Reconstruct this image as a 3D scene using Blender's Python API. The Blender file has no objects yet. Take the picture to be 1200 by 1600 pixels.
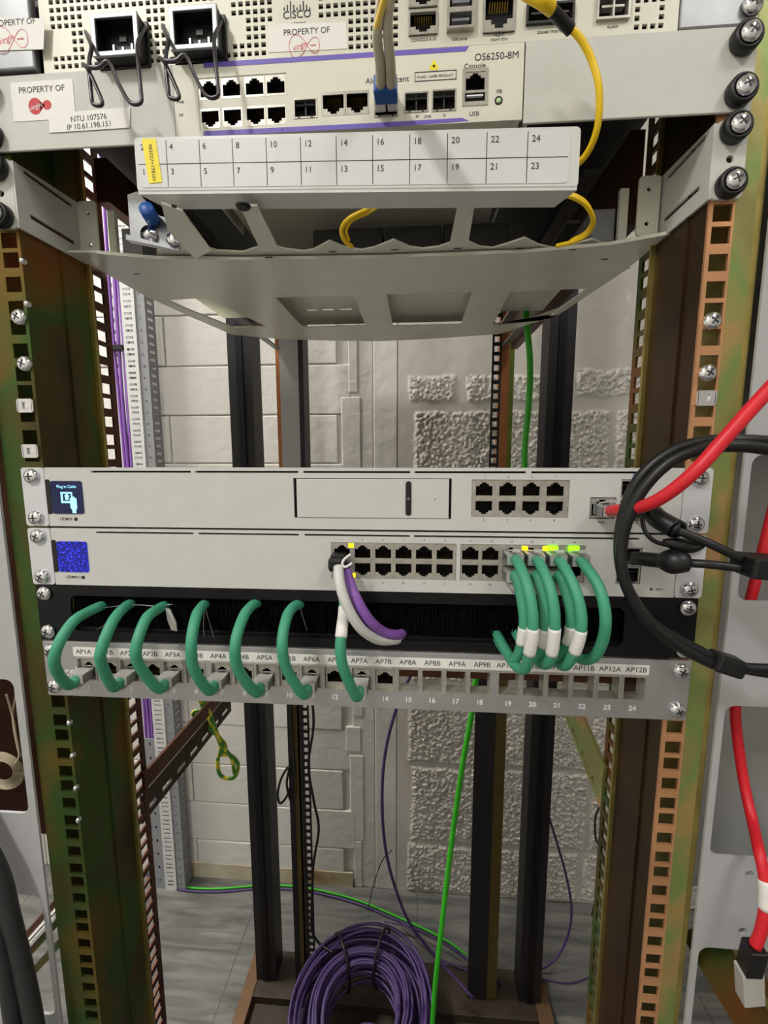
import bpy, math, random
import numpy as np
from mathutils import Vector, Matrix
random.seed(7)
C = bpy.context.scene.collection
scn = bpy.context.scene
# ------------------------------------------------------------------ camera, light, exposure
# lengths below are millimetres; origin = rack face, 1 m above the floor
F = 694.727
YAW, PIT, ROL = 0.0736, 0.1343, -0.0017
CAM = Vector((47.894, -308.158, 172.974))
def W(p): return Vector((p[0]*.001, p[1]*.001, p[2]*.001 + 1.0))
_f = Vector((-math.sin(YAW)*math.cos(PIT), math.cos(YAW)*math.cos(PIT), -math.sin(PIT)))
_r0 = Vector((math.cos(YAW), math.sin(YAW), 0)); _u0 = _r0.cross(_f)
_r = math.cos(ROL)*_r0 + math.sin(ROL)*_u0; _u = -math.sin(ROL)*_r0 + math.cos(ROL)*_u0
cd = bpy.data.cameras.new('camera'); cam = bpy.data.objects.new('camera', cd); C.objects.link(cam)
cd.sensor_fit = 'VERTICAL'; cd.sensor_height = 36; cd.lens = F/1600*36; cd.clip_start = .005; cd.clip_end = 50
cam.matrix_world = Matrix((( _r.x, _u.x, -_f.x, W(CAM).x), (_r.y, _u.y, -_f.y, W(CAM).y), (_r.z, _u.z, -_f.z, W(CAM).z), (0,0,0,1)))
scn.camera = cam
scn.view_settings.view_transform = 'Standard'; scn.view_settings.look = 'None'
scn.view_settings.exposure = 0.0; scn.view_settings.gamma = 1.0; scn.view_settings.use_curve_mapping = False
wd = bpy.data.worlds.new('world'); scn.world = wd; wd.use_nodes = True
wd.node_tree.nodes['Background'].inputs[0].default_value = (.9,.95,1,1); wd.node_tree.nodes['Background'].inputs[1].default_value = .05
def area(name, loc, sx, sy, power, col, rot=(0,0,0)):
    d = bpy.data.lights.new(name, 'AREA'); d.shape = 'RECTANGLE'; d.size = sx; d.size_y = sy; d.energy = power; d.color = col
    o = bpy.data.objects.new(name, d); C.objects.link(o); o.location = W(loc); o.rotation_euler = rot; return o
LFRONT = (-800, -1150, 1478); LFILL = (900, -950, 1478); LREAR = (-1180, 440, 1478)
area('ceiling_and_fill_light', LFRONT, .12, .4, 21, (1,.98,.95))
area('ceiling_and_fill_light', LFILL, .2, .8, 8.5, (1,.98,.95))  # added fill light, softens shadows and lifts the ambient
area('ceiling_and_fill_light', LREAR, .2, .4, 41, (1,.97,.92))

def ray(u, v): return _f + (u-600)/F*_r - (v-800)/F*_u
def aY(u, v, Y): d = ray(u, v); return CAM + d*((Y-CAM.y)/d.y)
def aX(u, v, X): d = ray(u, v); return CAM + d*((X-CAM.x)/d.x)
def aZ(u, v, Z): d = ray(u, v); return CAM + d*((Z-CAM.z)/d.z)

# ------------------------------------------------------------------ materials
def lin(c): return tuple(((x/255)/12.92 if x/255 <= .04045 else ((x/255+.055)/1.055)**2.4) for x in c)
MATS = {}
def mat(name, rgb, rough=.5, metal=0., var=.06, scale=60., bump=0., bscale=400., emit=0., trans=0., spec=.5, ramp=None, coat=0., stretch=None, alpha=1.):
    m = bpy.data.materials.new(name); m.use_nodes = True; nt = m.node_tree; N = nt.nodes; L = nt.links
    b = N['Principled BSDF']; MATS[name] = m
    tc = N.new('ShaderNodeTexCoord'); mp = N.new('ShaderNodeMapping'); L.new(tc.outputs['Object'], mp.inputs[0])
    if stretch: mp.inputs['Scale'].default_value = stretch
    nz = N.new('ShaderNodeTexNoise'); nz.inputs['Scale'].default_value = scale; nz.inputs['Detail'].default_value = 3; L.new(mp.outputs[0], nz.inputs[0])
    cr = N.new('ShaderNodeValToRGB'); L.new(nz.outputs[0], cr.inputs[0]); c = lin(rgb)
    if ramp:
        el = cr.color_ramp.elements
        while len(el) < len(ramp): el.new(.5)
        for e, (p, k) in zip(el, ramp): e.position = p
        for e, (p, k) in zip(cr.color_ramp.elements, ramp): e.color = (*lin(k), 1)
    else:
        cr.color_ramp.elements[0].position = .3; cr.color_ramp.elements[1].position = .7
        cr.color_ramp.elements[0].color = (*[max(0, x*(1-var)) for x in c], 1); cr.color_ramp.elements[1].color = (*[min(1, x*(1+var)) for x in c], 1)
    L.new(cr.outputs[0], b.inputs['Base Color'])
    b.inputs['Roughness'].default_value = rough; b.inputs['Metallic'].default_value = metal
    b.inputs['Specular IOR Level'].default_value = spec; b.inputs['Transmission Weight'].default_value = trans; b.inputs['Coat Weight'].default_value = coat
    if emit: L.new(cr.outputs[0], b.inputs['Emission Color']); b.inputs['Emission Strength'].default_value = emit
    if bump:
        n2 = N.new('ShaderNodeTexNoise'); n2.inputs['Scale'].default_value = bscale; n2.inputs['Detail'].default_value = 4; L.new(tc.outputs['Object'], n2.inputs[0])
        bp = N.new('ShaderNodeBump'); bp.inputs['Strength'].default_value = 1; bp.inputs['Distance'].default_value = bump*.001; L.new(n2.outputs[0], bp.inputs['Height']); L.new(bp.outputs[0], b.inputs['Normal'])
    return m
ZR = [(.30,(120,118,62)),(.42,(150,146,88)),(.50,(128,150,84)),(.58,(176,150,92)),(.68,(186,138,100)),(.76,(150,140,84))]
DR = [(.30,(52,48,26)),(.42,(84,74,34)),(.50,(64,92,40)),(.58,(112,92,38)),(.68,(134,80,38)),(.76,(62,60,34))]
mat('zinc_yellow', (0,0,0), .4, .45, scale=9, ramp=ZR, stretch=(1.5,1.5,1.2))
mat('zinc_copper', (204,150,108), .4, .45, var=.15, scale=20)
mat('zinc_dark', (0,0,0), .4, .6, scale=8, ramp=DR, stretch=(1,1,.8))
mat('zinc_brown', (96,62,46), .4, .7, var=.3, scale=20)
mat('web_brown_reflection', (0,0,0), .4, .6, scale=6, ramp=[(.35,(46,32,20)),(.5,(70,48,26)),(.65,(58,46,22))])  # brown zinc, darkened in colour for the dark surroundings it reflects
mat('brown_olive', (96,82,44), .4, .4, var=.2)
mat('zinc_edge', (176,160,92), .3, .8, var=.15)
mat('grey_paint', (206,206,206), .42, var=.03, bump=.02, bscale=1500)
mat('side_plate', (182,182,184), .5, .1, var=.03)
mat('device_grey', (207,206,202), .5, var=.02, bump=.01, bscale=2500)
mat('ear_grey', (216,216,220), .4, .2, var=.03)
mat('bracket_grey', (206,206,198), .55, var=.03, bump=.03, bscale=1800)
mat('shelf_grey', (226,226,210), .28, var=.04, scale=25, bump=.02, bscale=1200)
mat('lid_grey', (212,213,209), .3, var=.02, bump=.015, bscale=1500)
mat('label_white', (214,215,214), .45, var=.02)
mat('sticker_white', (238,236,230), .5, var=.02)
mat('switch_cream', (224,222,206), .5, var=.02)
mat('perforated_cream', (216,214,198), .45, .1, var=.03)
mat('black_plastic', (16,15,17), .45, var=.1)
mat('black_panel', (13,12,15), .4, var=.15, spec=.3)
mat('black_hole', (5,5,6), .8, var=0)
mat('black_rubber', (20,20,21), .42, var=.2)
mat('bristle', (7,7,8), .9, var=.2, spec=.1)
mat('dark_grey', (58,57,58), .5, .3, var=.1)
mat('black_post', (26,25,28), .5, .1, var=.15)
mat('under_dark', (66,66,66), .5, .3, var=.1)
mat('ink', (40,40,46), .6, var=.1)
mat('ink_light', (120,122,130), .6, var=.1)
mat('ink_white', (235,236,240), .5, var=0)
mat('ink_red', (200,40,50), .5, var=.1)
mat('ink_pink', (222,96,110), .5, var=.1)
mat('purple_print', (112,96,190), .5, var=.05)
mat('blue_print', (90,120,205), .5, var=.05)
mat('yellow_label', (246,226,30), .5, var=.04)
mat('chrome', (238,238,242), .14, 1., var=.08, scale=300)
mat('steel', (150,152,154), .35, .9, var=.12, scale=80)
mat('dull_steel', (150,152,154), .42, .7, var=.1, scale=60)
mat('port_metal', (186,182,172), .36, .6, var=.15, scale=200)
mat('gold', (206,164,70), .3, 1., var=.05)
mat('patch_silver', (196,196,198), .33, .8, var=.06, scale=40)
mat('clip_wire', (82,80,84), .3, .85, var=.1)
mat('green_cable', (70,160,126), .48, var=.05)
mat('bright_green', (48,170,20), .45, var=.05)
mat('red_cable', (222,34,48), .42, var=.05)
mat('dark_red', (170,24,44), .42, var=.05)
mat('yellow_fibre', (246,204,24), .4, var=.05)
mat('purple_cable', (66,46,96), .5, var=.12)
mat('purple_sleeve', (140,92,178), .5, var=.12, scale=200)
mat('white_cable', (214,214,210), .45, var=.04)
mat('beige_cable', (190,176,150), .5, var=.08)
mat('boot_beige', (206,196,172), .5, var=.04)
mat('blue_plastic', (34,88,170), .4, var=.06)
mat('clear_plastic', (244,244,242), .08, trans=.55, var=.03)
mat('frosted_plastic', (228,226,220), .16, trans=.35, var=.05)
mat('screen_navy', (10,20,60), .2, var=.2, emit=.5)
mat('screen_icon', (150,220,255), .3, var=.1, emit=1.1)
mat('screen_blue', (20,20,180), .3, scale=700, emit=.8, ramp=[(.4,(6,8,80)),(.55,(12,20,140)),(.62,(40,50,235)),(.72,(90,100,255))])
mat('led_green', (150,255,20), .3, var=.05, emit=1.3)
mat('led_yellow', (255,225,20), .3, var=.05, emit=1.1)
mat('led_dim', (190,225,170), .3, var=.05)
mat('earth_green', (70,140,50), .45, scale=90, ramp=[(.47,(70,140,50)),(.53,(222,206,50))])
mat('wall_smooth', (216,213,206), .58, var=.03, scale=5, bump=2.0, bscale=38)
mat('wall_rough', (208,204,196), .7, var=.07, scale=60, bump=9, bscale=120)
mat('rough_paint', (204,199,190), .75, var=.04, scale=40, bump=1, bscale=500)
mat('rubble', (205,200,190), .7, var=.1, bump=3, bscale=120)
mat('room_wall', (206,204,198), .8, var=.02)
mat('skirt_stain', (150,112,70), .8, scale=9, ramp=[(.35,(196,188,168)),(.55,(178,160,124)),(.7,(128,92,60))])
mat('lamp_glow', (255,250,240), .5, var=0, emit=4.)
mat('wood_brown', (112,84,58), .5, .3, var=.25, scale=12)
mat('base_dark', (66,56,46), .55, .3, var=.2, scale=15)
mat('duct_grey', (140,142,146), .5, var=.05)
mat('duct_white', (206,206,204), .5, var=.03)
mat('orange_edge', (172,112,70), .4, .5, var=.1)
mat('olive_edge', (112,128,48), .4, .5, var=.1)
mat('neighbour_grey', (166,166,164), .6, var=.04, scale=8)
def floor_mat():
    m = mat('floor_stone', (140,140,136), .45, var=.1, scale=5, stretch=(1.2,9,1), bump=.3, bscale=60)
    cr = [n for n in m.node_tree.nodes if n.type == 'VALTORGB'][0]; nz = [n for n in m.node_tree.nodes if n.type == 'TEX_NOISE'][0]
    nz.inputs['Detail'].default_value = 8; nz.inputs['Distortion'].default_value = .8
    cr.color_ramp.elements[0].color = (*lin((74,74,72)),1); cr.color_ramp.elements[1].color = (*lin((122,121,116)),1)
floor_mat()
def M(n): return MATS[n]

# ------------------------------------------------------------------ mesh builder
ORG = {}
class MB:
    def __init__(s): s.v = []; s.f = []; s.m = []; s.sm = []
    def add(s, vs, fs, mi=0, smooth=False):
        n = len(s.v); s.v += [tuple(v) for v in vs]
        for f in fs: s.f.append(tuple(i+n for i in f)); s.m.append(mi); s.sm.append(smooth)
        return s
    def box(s, x0, x1, y0, y1, z0, z1, mi=0):
        x0, x1 = sorted((x0, x1)); y0, y1 = sorted((y0, y1)); z0, z1 = sorted((z0, z1))
        return s.add([(x0,y0,z0),(x1,y0,z0),(x1,y1,z0),(x0,y1,z0),(x0,y0,z1),(x1,y0,z1),(x1,y1,z1),(x0,y1,z1)],
              [(0,3,2,1),(4,5,6,7),(0,1,5,4),(1,2,6,5),(2,3,7,6),(3,0,4,7)], mi)
    def obox(s, p, q, w, h, up=(0,0,1), mi=0):
        p, q = Vector(p), Vector(q); d = (q-p).normalized(); a = d.cross(Vector(up)).normalized(); b = a.cross(d)
        vs = [e + a*w/2*i + b*h/2*j for e in (p, q) for i, j in ((-1,-1),(1,-1),(1,1),(-1,1))]
        return s.add(vs, [(0,1,2,3),(7,6,5,4),(0,4,5,1),(1,5,6,2),(2,6,7,3),(3,7,4,0)], mi)
    def lathe(s, c, axis, prof, n=20, mi=0):
        c = Vector(c); ax = Vector(axis).normalized(); t = Vector((0,0,1)) if abs(ax.z) < .9 else Vector((1,0,0))
        a = ax.cross(t).normalized(); b = ax.cross(a); vs = []; fs = []
        for r, h in prof:
            for k in range(n):
                t_ = 2*math.pi*k/n; vs.append(c + ax*h + (a*math.cos(t_) + b*math.sin(t_))*r)
        for i in range(len(prof)-1):
            for k in range(n): k2 = (k+1) % n; fs.append((i*n+k, (i+1)*n+k, (i+1)*n+k2, i*n+k2))
        fs.append(tuple(range(n))); fs.append(tuple(reversed(range((len(prof)-1)*n, len(prof)*n))))
        return s.add(vs, fs, mi, True)
    def sweep(s, pts, r, n=12, mi=0, radii=None):
        P = [Vector(p) for p in pts]; vs = []; fs = []; N = None
        for i, p in enumerate(P):
            t = (P[min(i+1, len(P)-1)] - P[max(i-1, 0)]).normalized()
            if N is None: N = t.cross(Vector((0,0,1)) if abs(t.z) < .9 else Vector((1,0,0))).normalized()
            else: N = (N - t*N.dot(t)).normalized()
            B = t.cross(N); rr = radii[i] if radii else r
            for k in range(n): a = 2*math.pi*k/n; vs.append(p + (N*math.cos(a) + B*math.sin(a))*rr)
        for i in range(len(P)-1):
            for k in range(n): k2 = (k+1) % n; fs.append((i*n+k, i*n+k2, (i+1)*n+k2, (i+1)*n+k))
        fs.append(tuple(reversed(range(n)))); fs.append(tuple(range((len(P)-1)*n, len(P)*n)))
        return s.add(vs, fs, mi, True)
    def grid(s, ax, a0, a1, b0, b1, c0, c1, holes, mi=0, mi2=None):
        # plate with rectangular openings; ax = normal axis
        def u(v): return sorted(set(round(x, 4) for x in v))
        A = u([a0, a1] + [min(max(h[i], a0), a1) for h in holes for i in (0,1)]); B = u([b0, b1] + [min(max(h[i], b0), b1) for h in holes for i in (2,3)])
        na, nb = len(A)-1, len(B)-1; sol = np.ones((na, nb), bool); An = np.array(A); Bn = np.array(B)
        ca = (An[1:]+An[:-1])/2; cb = (Bn[1:]+Bn[:-1])/2
        for h in holes:
            sol[np.ix_((ca > h[0]) & (ca < h[1]), (cb > h[2]) & (cb < h[3]))] = False
        mp = {'y': lambda a,b,c: (a,c,b), 'x': lambda a,b,c: (c,a,b), 'z': lambda a,b,c: (a,b,c)}[ax]; flip = ax == 'y'
        vid = {}; vs = []; fs = []
        def V(i, j, k):
            if (i,j,k) not in vid: vid[(i,j,k)] = len(vs); vs.append(mp(A[i], B[j], (c0, c1)[k]))
            return vid[(i,j,k)]
        def q(*l): fs.append(tuple(l if not flip else reversed(l)))
        for i in range(na):
            for j in range(nb):
                if not sol[i,j]: continue
                q(V(i,j,1), V(i+1,j,1), V(i+1,j+1,1), V(i,j+1,1)); q(V(i,j+1,0), V(i+1,j+1,0), V(i+1,j,0), V(i,j,0))
                if i == 0 or not sol[i-1,j]: q(V(i,j,0), V(i,j,1), V(i,j+1,1), V(i,j+1,0))
                if i == na-1 or not sol[i+1,j]: q(V(i+1,j+1,0), V(i+1,j+1,1), V(i+1,j,1), V(i+1,j,0))
                if j == 0 or not sol[i,j-1]: q(V(i+1,j,0), V(i+1,j,1), V(i,j,1), V(i,j,0))
                if j == nb-1 or not sol[i,j+1]: q(V(i,j+1,0), V(i,j+1,1), V(i+1,j+1,1), V(i+1,j+1,0))
        return s.add(vs, fs, mi)
    def poly(s, outer, holes, t, mp, mi=0):
        cu = bpy.data.curves.new('c', 'CURVE'); cu.dimensions = '2D'; cu.fill_mode = 'BOTH'; cu.extrude = t/2
        for ring in [outer] + holes:
            sp = cu.splines.new('POLY'); sp.points.add(len(ring)-1); sp.use_cyclic_u = True
            for p, (a, b) in zip(sp.points, ring): p.co = (a, b, 0, 1)
        o = bpy.data.objects.new('c', cu); me = o.to_mesh()
        s.add([mp(v.co.x, v.co.y, v.co.z) for v in me.vertices], [tuple(p.vertices) for p in me.polygons], mi)
        o.to_mesh_clear(); bpy.data.objects.remove(o); bpy.data.curves.remove(cu); return s
    def text(s, body, x, z, size, y=-2.05, mi=0, mp=None, align='CENTER', th=.06, sx=1., rot=0., off=0.):
        cu = bpy.data.curves.new('t', 'FONT'); cu.body = body; cu.size = size; cu.align_x = align; cu.align_y = 'CENTER'; cu.extrude = th; cu.offset = off; cu.resolution_u = 3
        o = bpy.data.objects.new('t', cu); me = o.to_mesh()
        mp = mp or (lambda a, b, c: (a, y-c, b)); cr, sr = math.cos(rot), math.sin(rot)
        s.add([mp(x + (v.co.x*cr*sx - v.co.y*sr), z + (v.co.x*sr*sx + v.co.y*cr), v.co.z) for v in me.vertices], [tuple(p.vertices) for p in me.polygons], mi)
        o.to_mesh_clear(); bpy.data.objects.remove(o); bpy.data.curves.remove(cu); return s
    def build(s, name, mats, parent=None, bevel=0, label=None, org=None):
        if isinstance(mats, str): mats = [mats]
        if org is None: org = ORG[parent.name] if parent else (0,0,0)
        me = bpy.data.meshes.new(name); me.from_pydata([((x-org[0])*.001, (y-org[1])*.001, (z-org[2])*.001) for x,y,z in s.v], [], s.f)
        for m in mats: me.materials.append(M(m))
        me.polygons.foreach_set('material_index', s.m); me.polygons.foreach_set('use_smooth', s.sm); me.update()
        o = bpy.data.objects.new(name, me); C.objects.link(o); ORG[o.name] = org
        if parent: o.parent = parent
        else: o.location = W(org)
        if bevel:
            b = o.modifiers.new('bevel', 'BEVEL'); b.width = bevel*.001; b.segments = 2; b.limit_method = 'ANGLE'; b.angle_limit = math.radians(40)
        if label: o['label'] = label
        return o
def thing(name, label, cat, loc=(0,0,0), group=None):
    o = bpy.data.objects.new(name, None); C.objects.link(o); o.empty_display_size = .02; o.location = W(loc); ORG[o.name] = tuple(loc)
    return tag(o, label, cat, group)
def tag(o, label, cat, group=None):
    o['label'] = label; o['category'] = cat
    if group: o['group'] = group
    return o
def struct(o): o['kind'] = 'structure'; return o
def dup(root, dloc, label, group=None):
    r = root.copy(); C.objects.link(r); r.location = root.location + Vector(dloc)*.001; r['label'] = label
    ORG[r.name] = tuple(Vector(ORG[root.name]) + Vector(dloc))
    if group: r['group'] = group
    for ch in root.children:
        c = ch.copy(); C.objects.link(c); c.parent = r
        for g in ch.children: d = g.copy(); C.objects.link(d); d.parent = c
    return r
def rr(x0, x1, z0, z1, r, n=5):
    out = []
    for cx, cz, a in ((x1-r, z1-r, 0), (x0+r, z1-r, 90), (x0+r, z0+r, 180), (x1-r, z0+r, 270)):
        for k in range(n+1): t = math.radians(a + 90*k/n); out.append((cx + r*math.cos(t), cz + r*math.sin(t)))
    return out
def smooth(pts, k=8):
    P = [Vector(p) for p in pts]; out = []
    for i in range(len(P)-1):
        a = P[i-1] if i else P[0]*2-P[1]; b = P[i]; c = P[i+1]; d = P[i+2] if i+2 < len(P) else P[-1]*2-P[-2]
        for j in range(k):
            t = j/k; out.append(.5*((2*b) + (c-a)*t + (2*a-5*b+4*c-d)*t*t + (3*b-a-3*c+d)*t**3))
    out.append(P[-1]); return out
def px(l): return [aY(*p) if len(p) == 3 else Vector(p[:3]) for p in l]
XZ = lambda y: (lambda a, b, c: (a, y+c, b))
XY = lambda z: (lambda a, b, c: (a, b, z+c))
YZ = lambda x: (lambda a, b, c: (x+c, a, b))

# ------------------------------------------------------------------ room
FL = -1000
struct(MB().box(-1900, 2500, -1600, 760, FL-20, FL).build('floor', 'floor_stone'))
b = MB()
for xa in (-976, -366, 10+48, 668, 1278): b.box(xa, xa+1.2, -1600, 745, FL, FL+.3)
for ya in (-900, -290, 320): b.box(-1900, 2500, ya, ya+1.2, FL, FL+.3)
struct(b.build('trim_1', 'dark_grey'))
struct(MB().box(-1900, 2500, -1600, 790, 1500, 1520).build('ceiling', 'room_wall'))
struct(MB().box(-1920, -1900, -1600, 790, FL, 1500).build('wall_left', 'room_wall'))
struct(MB().box(2500, 2520, -1600, 790, FL, 1500).build('wall_right', 'room_wall'))
struct(MB().box(-1900, 2500, -1620, -1600, FL, 1500).build('wall_front', 'room_wall'))
# back wall: backing, half height smooth blocks at the left, plastered pier, rough blocks at the right
b = MB(); b.box(-1900, 2500, 752, 790, FL, 1500, 0)
H = 114.6; z = FL; row = 0
while z < 1500:
    h = min(H, 1500-z); x = -1900 - (row % 2)*225; xe = -118 + (12 if row % 2 else -20)
    while x < xe:
        x1 = min(x+450, xe)
        if x1 - x > 8: b.box(x+1, x1-1.2, 746 + random.uniform(-1.2, 1.2), 754, z+1, z+h-1.3, 0)
        x = x1
    z += H; row += 1
b.box(-112, -55, 747.5, 754, FL, 1500, 0); b.box(-54, 2, 745.5, 754, FL, 1500, 0)
for k, (a, c) in enumerate(((-1000, -860), (-858, -610), (-600, -530), (-500, -360), (0, 120), (130, 300), (310, 500))):
    b.box(-112 - (k % 3)*9, -90 + (k % 2)*6, 745.3, 754, a, c, 0)
zs = [FL, -850, -625, -400, -175, 50, 272, 425, 640, 865, 1090, 1300, 1500]
RB = []
def blk(x0, x1, z0, z1, y=744): RB.append((x0, x1, z0, z1)); x1 < 640 or b.box(max(x0, 640), x1, y, 754, z0, z1, 1)
for i in range(len(zs)-1):
    z0, z1 = zs[i]+5, zs[i+1]-6; x = 6 - (i % 2)*0; first = True; x = 30 + (i % 2)*10
    if zs[i] in (272,):
        blk(28, 136, 286, 345); blk(160, 395, 286, 345); blk(402, 700, 294, 356); blk(712, 1100, 294, 356)
        b.box(4, 2500, 746.5, 754, 272, 440, 0); continue
    if zs[i] in (425,): b.box(4, 470, 746.5, 754, 440, 640, 0); b.box(473, 900, 746.2, 754, 434, 636, 0); b.box(903, 2500, 746.5, 754, 434, 636, 0); continue
    while x < 2490:
        x1 = min(x + 445, 2495); 
        blk(x, x1, z0, z1); x = x1 + 9
    b.box(4, 2500, 747.5, 754, zs[i], zs[i+1], 0)
struct(b.build('wall_back', ['wall_smooth', 'wall_rough'], bevel=2.5))
def rough_field():
    st = 2.0; X0, X1, Z0, Z1 = 3., 640., -1000., 600.
    nx, nz = int((X1-X0)/st)+1, int((Z1-Z0)/st)+1; rs = np.random.RandomState(5)
    xs = np.linspace(X0, X1, nx); zs_ = np.linspace(Z0, Z1, nz); XX, ZZ = np.meshgrid(xs, zs_, indexing='ij')
    def noise(cell):
        g = rs.rand(int((X1-X0)/cell)+3, int((Z1-Z0)/cell)+3); fx = (XX-X0)/cell; fz = (ZZ-Z0)/cell; i = fx.astype(int); j = fz.astype(int); u = fx-i; v = fz-j; u = u*u*(3-2*u); v = v*v*(3-2*v)
        return g[i,j]*(1-u)*(1-v) + g[i+1,j]*u*(1-v) + g[i,j+1]*(1-u)*v + g[i+1,j+1]*u*v
    wob = (noise(30)-.5)*14
    mask = np.zeros_like(XX)
    for x0, x1, z0, z1 in RB:
        d = np.minimum(np.minimum(XX-x0+wob*.4, x1-XX+wob*.4), np.minimum(ZZ-z0+wob*.5, z1-ZZ+wob*.5)); mask = np.maximum(mask, np.clip(d/7, 0, 1))
    n = .5*noise(5.6) + .5*noise(3.8); pit = np.clip((.26-noise(5.4))*7, 0, 1)
    dep = mask*(3.5 + 4.6*np.clip((n-.25)*1.5, 0, 1) - 6*pit) + (1-mask)*(.8*noise(20) + 1.2)
    Y = 747.5 - dep
    vs = np.stack([XX*.001, Y*.001, ZZ*.001+1.0], -1).reshape(-1, 3)
    I = np.arange(nx*nz).reshape(nx, nz); q = np.stack([I[:-1,:-1], I[1:,:-1], I[1:,1:], I[:-1,1:]], -1).reshape(-1, 4)
    me = bpy.data.meshes.new('wall_back'); me.from_pydata(vs.tolist(), [], q.tolist()); me.materials.append(M('rough_paint')); me.polygons.foreach_set('use_smooth', [True]*len(q)); me.update()
    o = bpy.data.objects.new('wall_back', me); C.objects.link(o); struct(o)
rough_field()
struct(MB().box(-592, -116, 743, 747, FL, FL+44).build('baseboard_back', 'skirt_stain'))

# ceiling lamps; the one at the front right is an added fill
def lamp(loc, ly, label):
    t = thing('ceiling_and_fill_lamp', label, 'lamp', loc)
    x, y, z = loc
    MB().box(x-125, x+125, y-ly/2-15, y+ly/2+15, z+10, z+22).build('housing', 'grey_paint', t)
    MB().box(x-112, x+112, y-ly/2, y+ly/2, z+5, z+9.9).build('diffuser', 'lamp_glow', t)
lamp(LFILL, 800, 'added white fill lamp in front of the racks at the right'); lamp(LFRONT, 500, 'long white ceiling lamp in front of the racks'); lamp(LREAR, 400, 'short white ceiling lamp behind the racks by the block wall')

# ------------------------------------------------------------------ front rack posts
def holes_z(lo, hi):
    out = []; k = math.floor((lo)/44.45) - 1
    while k*44.45 < hi:
        for i in range(3):
            h = k*44.45 + 6.35 + i*15.875
            if lo < h-5 and h+5 < hi: out.append(h)
        k += 1
    return out
for s, side in ((-1, 'left'), (1, 'right')):
    t = thing('rack_post', f'zinc plated front rack post with square holes on the {side} of the equipment', 'rack post', (s*240, 10, FL))
    hz = holes_z(FL+10, 560)
    cols = [(min(s*227.4, s*238.6), max(s*227.4, s*238.6), h-5, h+5) for h in hz]
    a0, a1 = sorted((s*225, s*240)); b = MB().grid('y', a0, a1, FL, 600, 0, 2, cols); a0, a1 = sorted((s*240, s*252)); b.grid('y', a0, a1, FL, 600, 0, 2, [], 1)
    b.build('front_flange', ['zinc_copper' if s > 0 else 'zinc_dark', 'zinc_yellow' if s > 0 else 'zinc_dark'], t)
    a0, a1 = sorted((s*252, s*256)); MB().box(a0, a1, 0, 60, FL, 600).build('outer_edge', 'zinc_edge' if s > 0 else 'zinc_dark', t)
    # side web with a pressed fold
    yf = 35 if s < 0 else 20; a0, a1 = sorted((s*225, s*227))
    MB().box(a0, a1, 2, yf, FL, 600).box(*sorted((s*223.6, s*227)), yf, yf+2, FL, 600).box(a0, a1, yf+2, 62, FL, 600).build('side_web', 'zinc_dark' if s < 0 else 'web_brown_reflection', t)
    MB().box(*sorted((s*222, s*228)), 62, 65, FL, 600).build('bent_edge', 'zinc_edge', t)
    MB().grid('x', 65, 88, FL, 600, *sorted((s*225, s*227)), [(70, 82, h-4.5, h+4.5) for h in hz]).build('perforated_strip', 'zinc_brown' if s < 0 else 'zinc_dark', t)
    # side plate of the bay beside
    t = thing('side_plate', f'light grey plate with rounded cutouts beside the {side} rack post', 'plate', (s*300, -4, FL))
    c = [(262, 420, -118, -1), (262, 420, 74, 171), (262, 420, -420, -195), (264, 420, -560, -450)] if s > 0 else [(264, 420, -118, -2), (274, 420, 74, 171), (262, 293, -313, -194), (264, 420, -560, -450)]
    hs = [rr(*sorted((s*x0, s*x1)), z0, z1, 7) for x0, x1, z0, z1 in c]
    if s > 0:
        for hx, hz_ in ((291, -131), (291, -179), (291, 20)): hs.append([(hx+3*math.cos(k), hz_+3*math.sin(k)) for k in [2*math.pi*j/12 for j in range(12)]])
    x0, x1 = sorted((s*257.5, s*450))
    MB().poly([(x0,FL),(x1,FL),(x1,600),(x0,600)], hs, 2, XZ(-4)).build('perforated_face', 'side_plate', t)
    MB().box(*sorted((s*446, s*450)), -3, 60, FL, 600).build('return_edge', 'side_plate', t)

# ------------------------------------------------------------------ screws and cage nuts
def screw_proto(washer):
    b = MB(); r = 5.6
    b.lathe((0,0,0), (0,-1,0), [(r*.9,0),(r,.4),(r*.98,1.2),(r*.86,2.4),(r*.55,3.3),(r*.2,3.6)], 24, 0)
    for a in (.3, .3+math.pi/2): b.obox((-2.6*math.cos(a), -3.5, -2.6*math.sin(a)), (2.6*math.cos(a), -3.5, 2.6*math.sin(a)), .9, .5, (0,1,0), 1)
    return b
meshes = {}
def screw(x, z, y, label, washer=False, cat='screw', group=None):
    y0 = y
    t = thing('rack_screw', label, cat, (x, y, z), group)
    if 'h' not in meshes:
        h = screw_proto(False).build('head', ['chrome', 'ink'], None, org=(0,0,0)); meshes['h'] = h.data; bpy.data.objects.remove(h)
        h = MB().lathe((0,0,0), (0,-1,0), [(7.4,0),(8,.6),(8,5.5),(7.2,6.6),(6.2,6.6),(6.0,5.8)], 28).build('cup', ['black_rubber'], None, org=(0,0,0)); meshes['c'] = h.data; bpy.data.objects.remove(h)
    h = bpy.data.objects.new('head', meshes['h']); C.objects.link(h); h.parent = t; h.rotation_euler = (0, random.uniform(0, 1.5), 0)
    if washer:
        c = bpy.data.objects.new('cup_washer', meshes['c']); C.objects.link(c); c.parent = t; c['label'] = 'black plastic cup washer'; h.location = (0, -.0058, 0)
    return t
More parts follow.
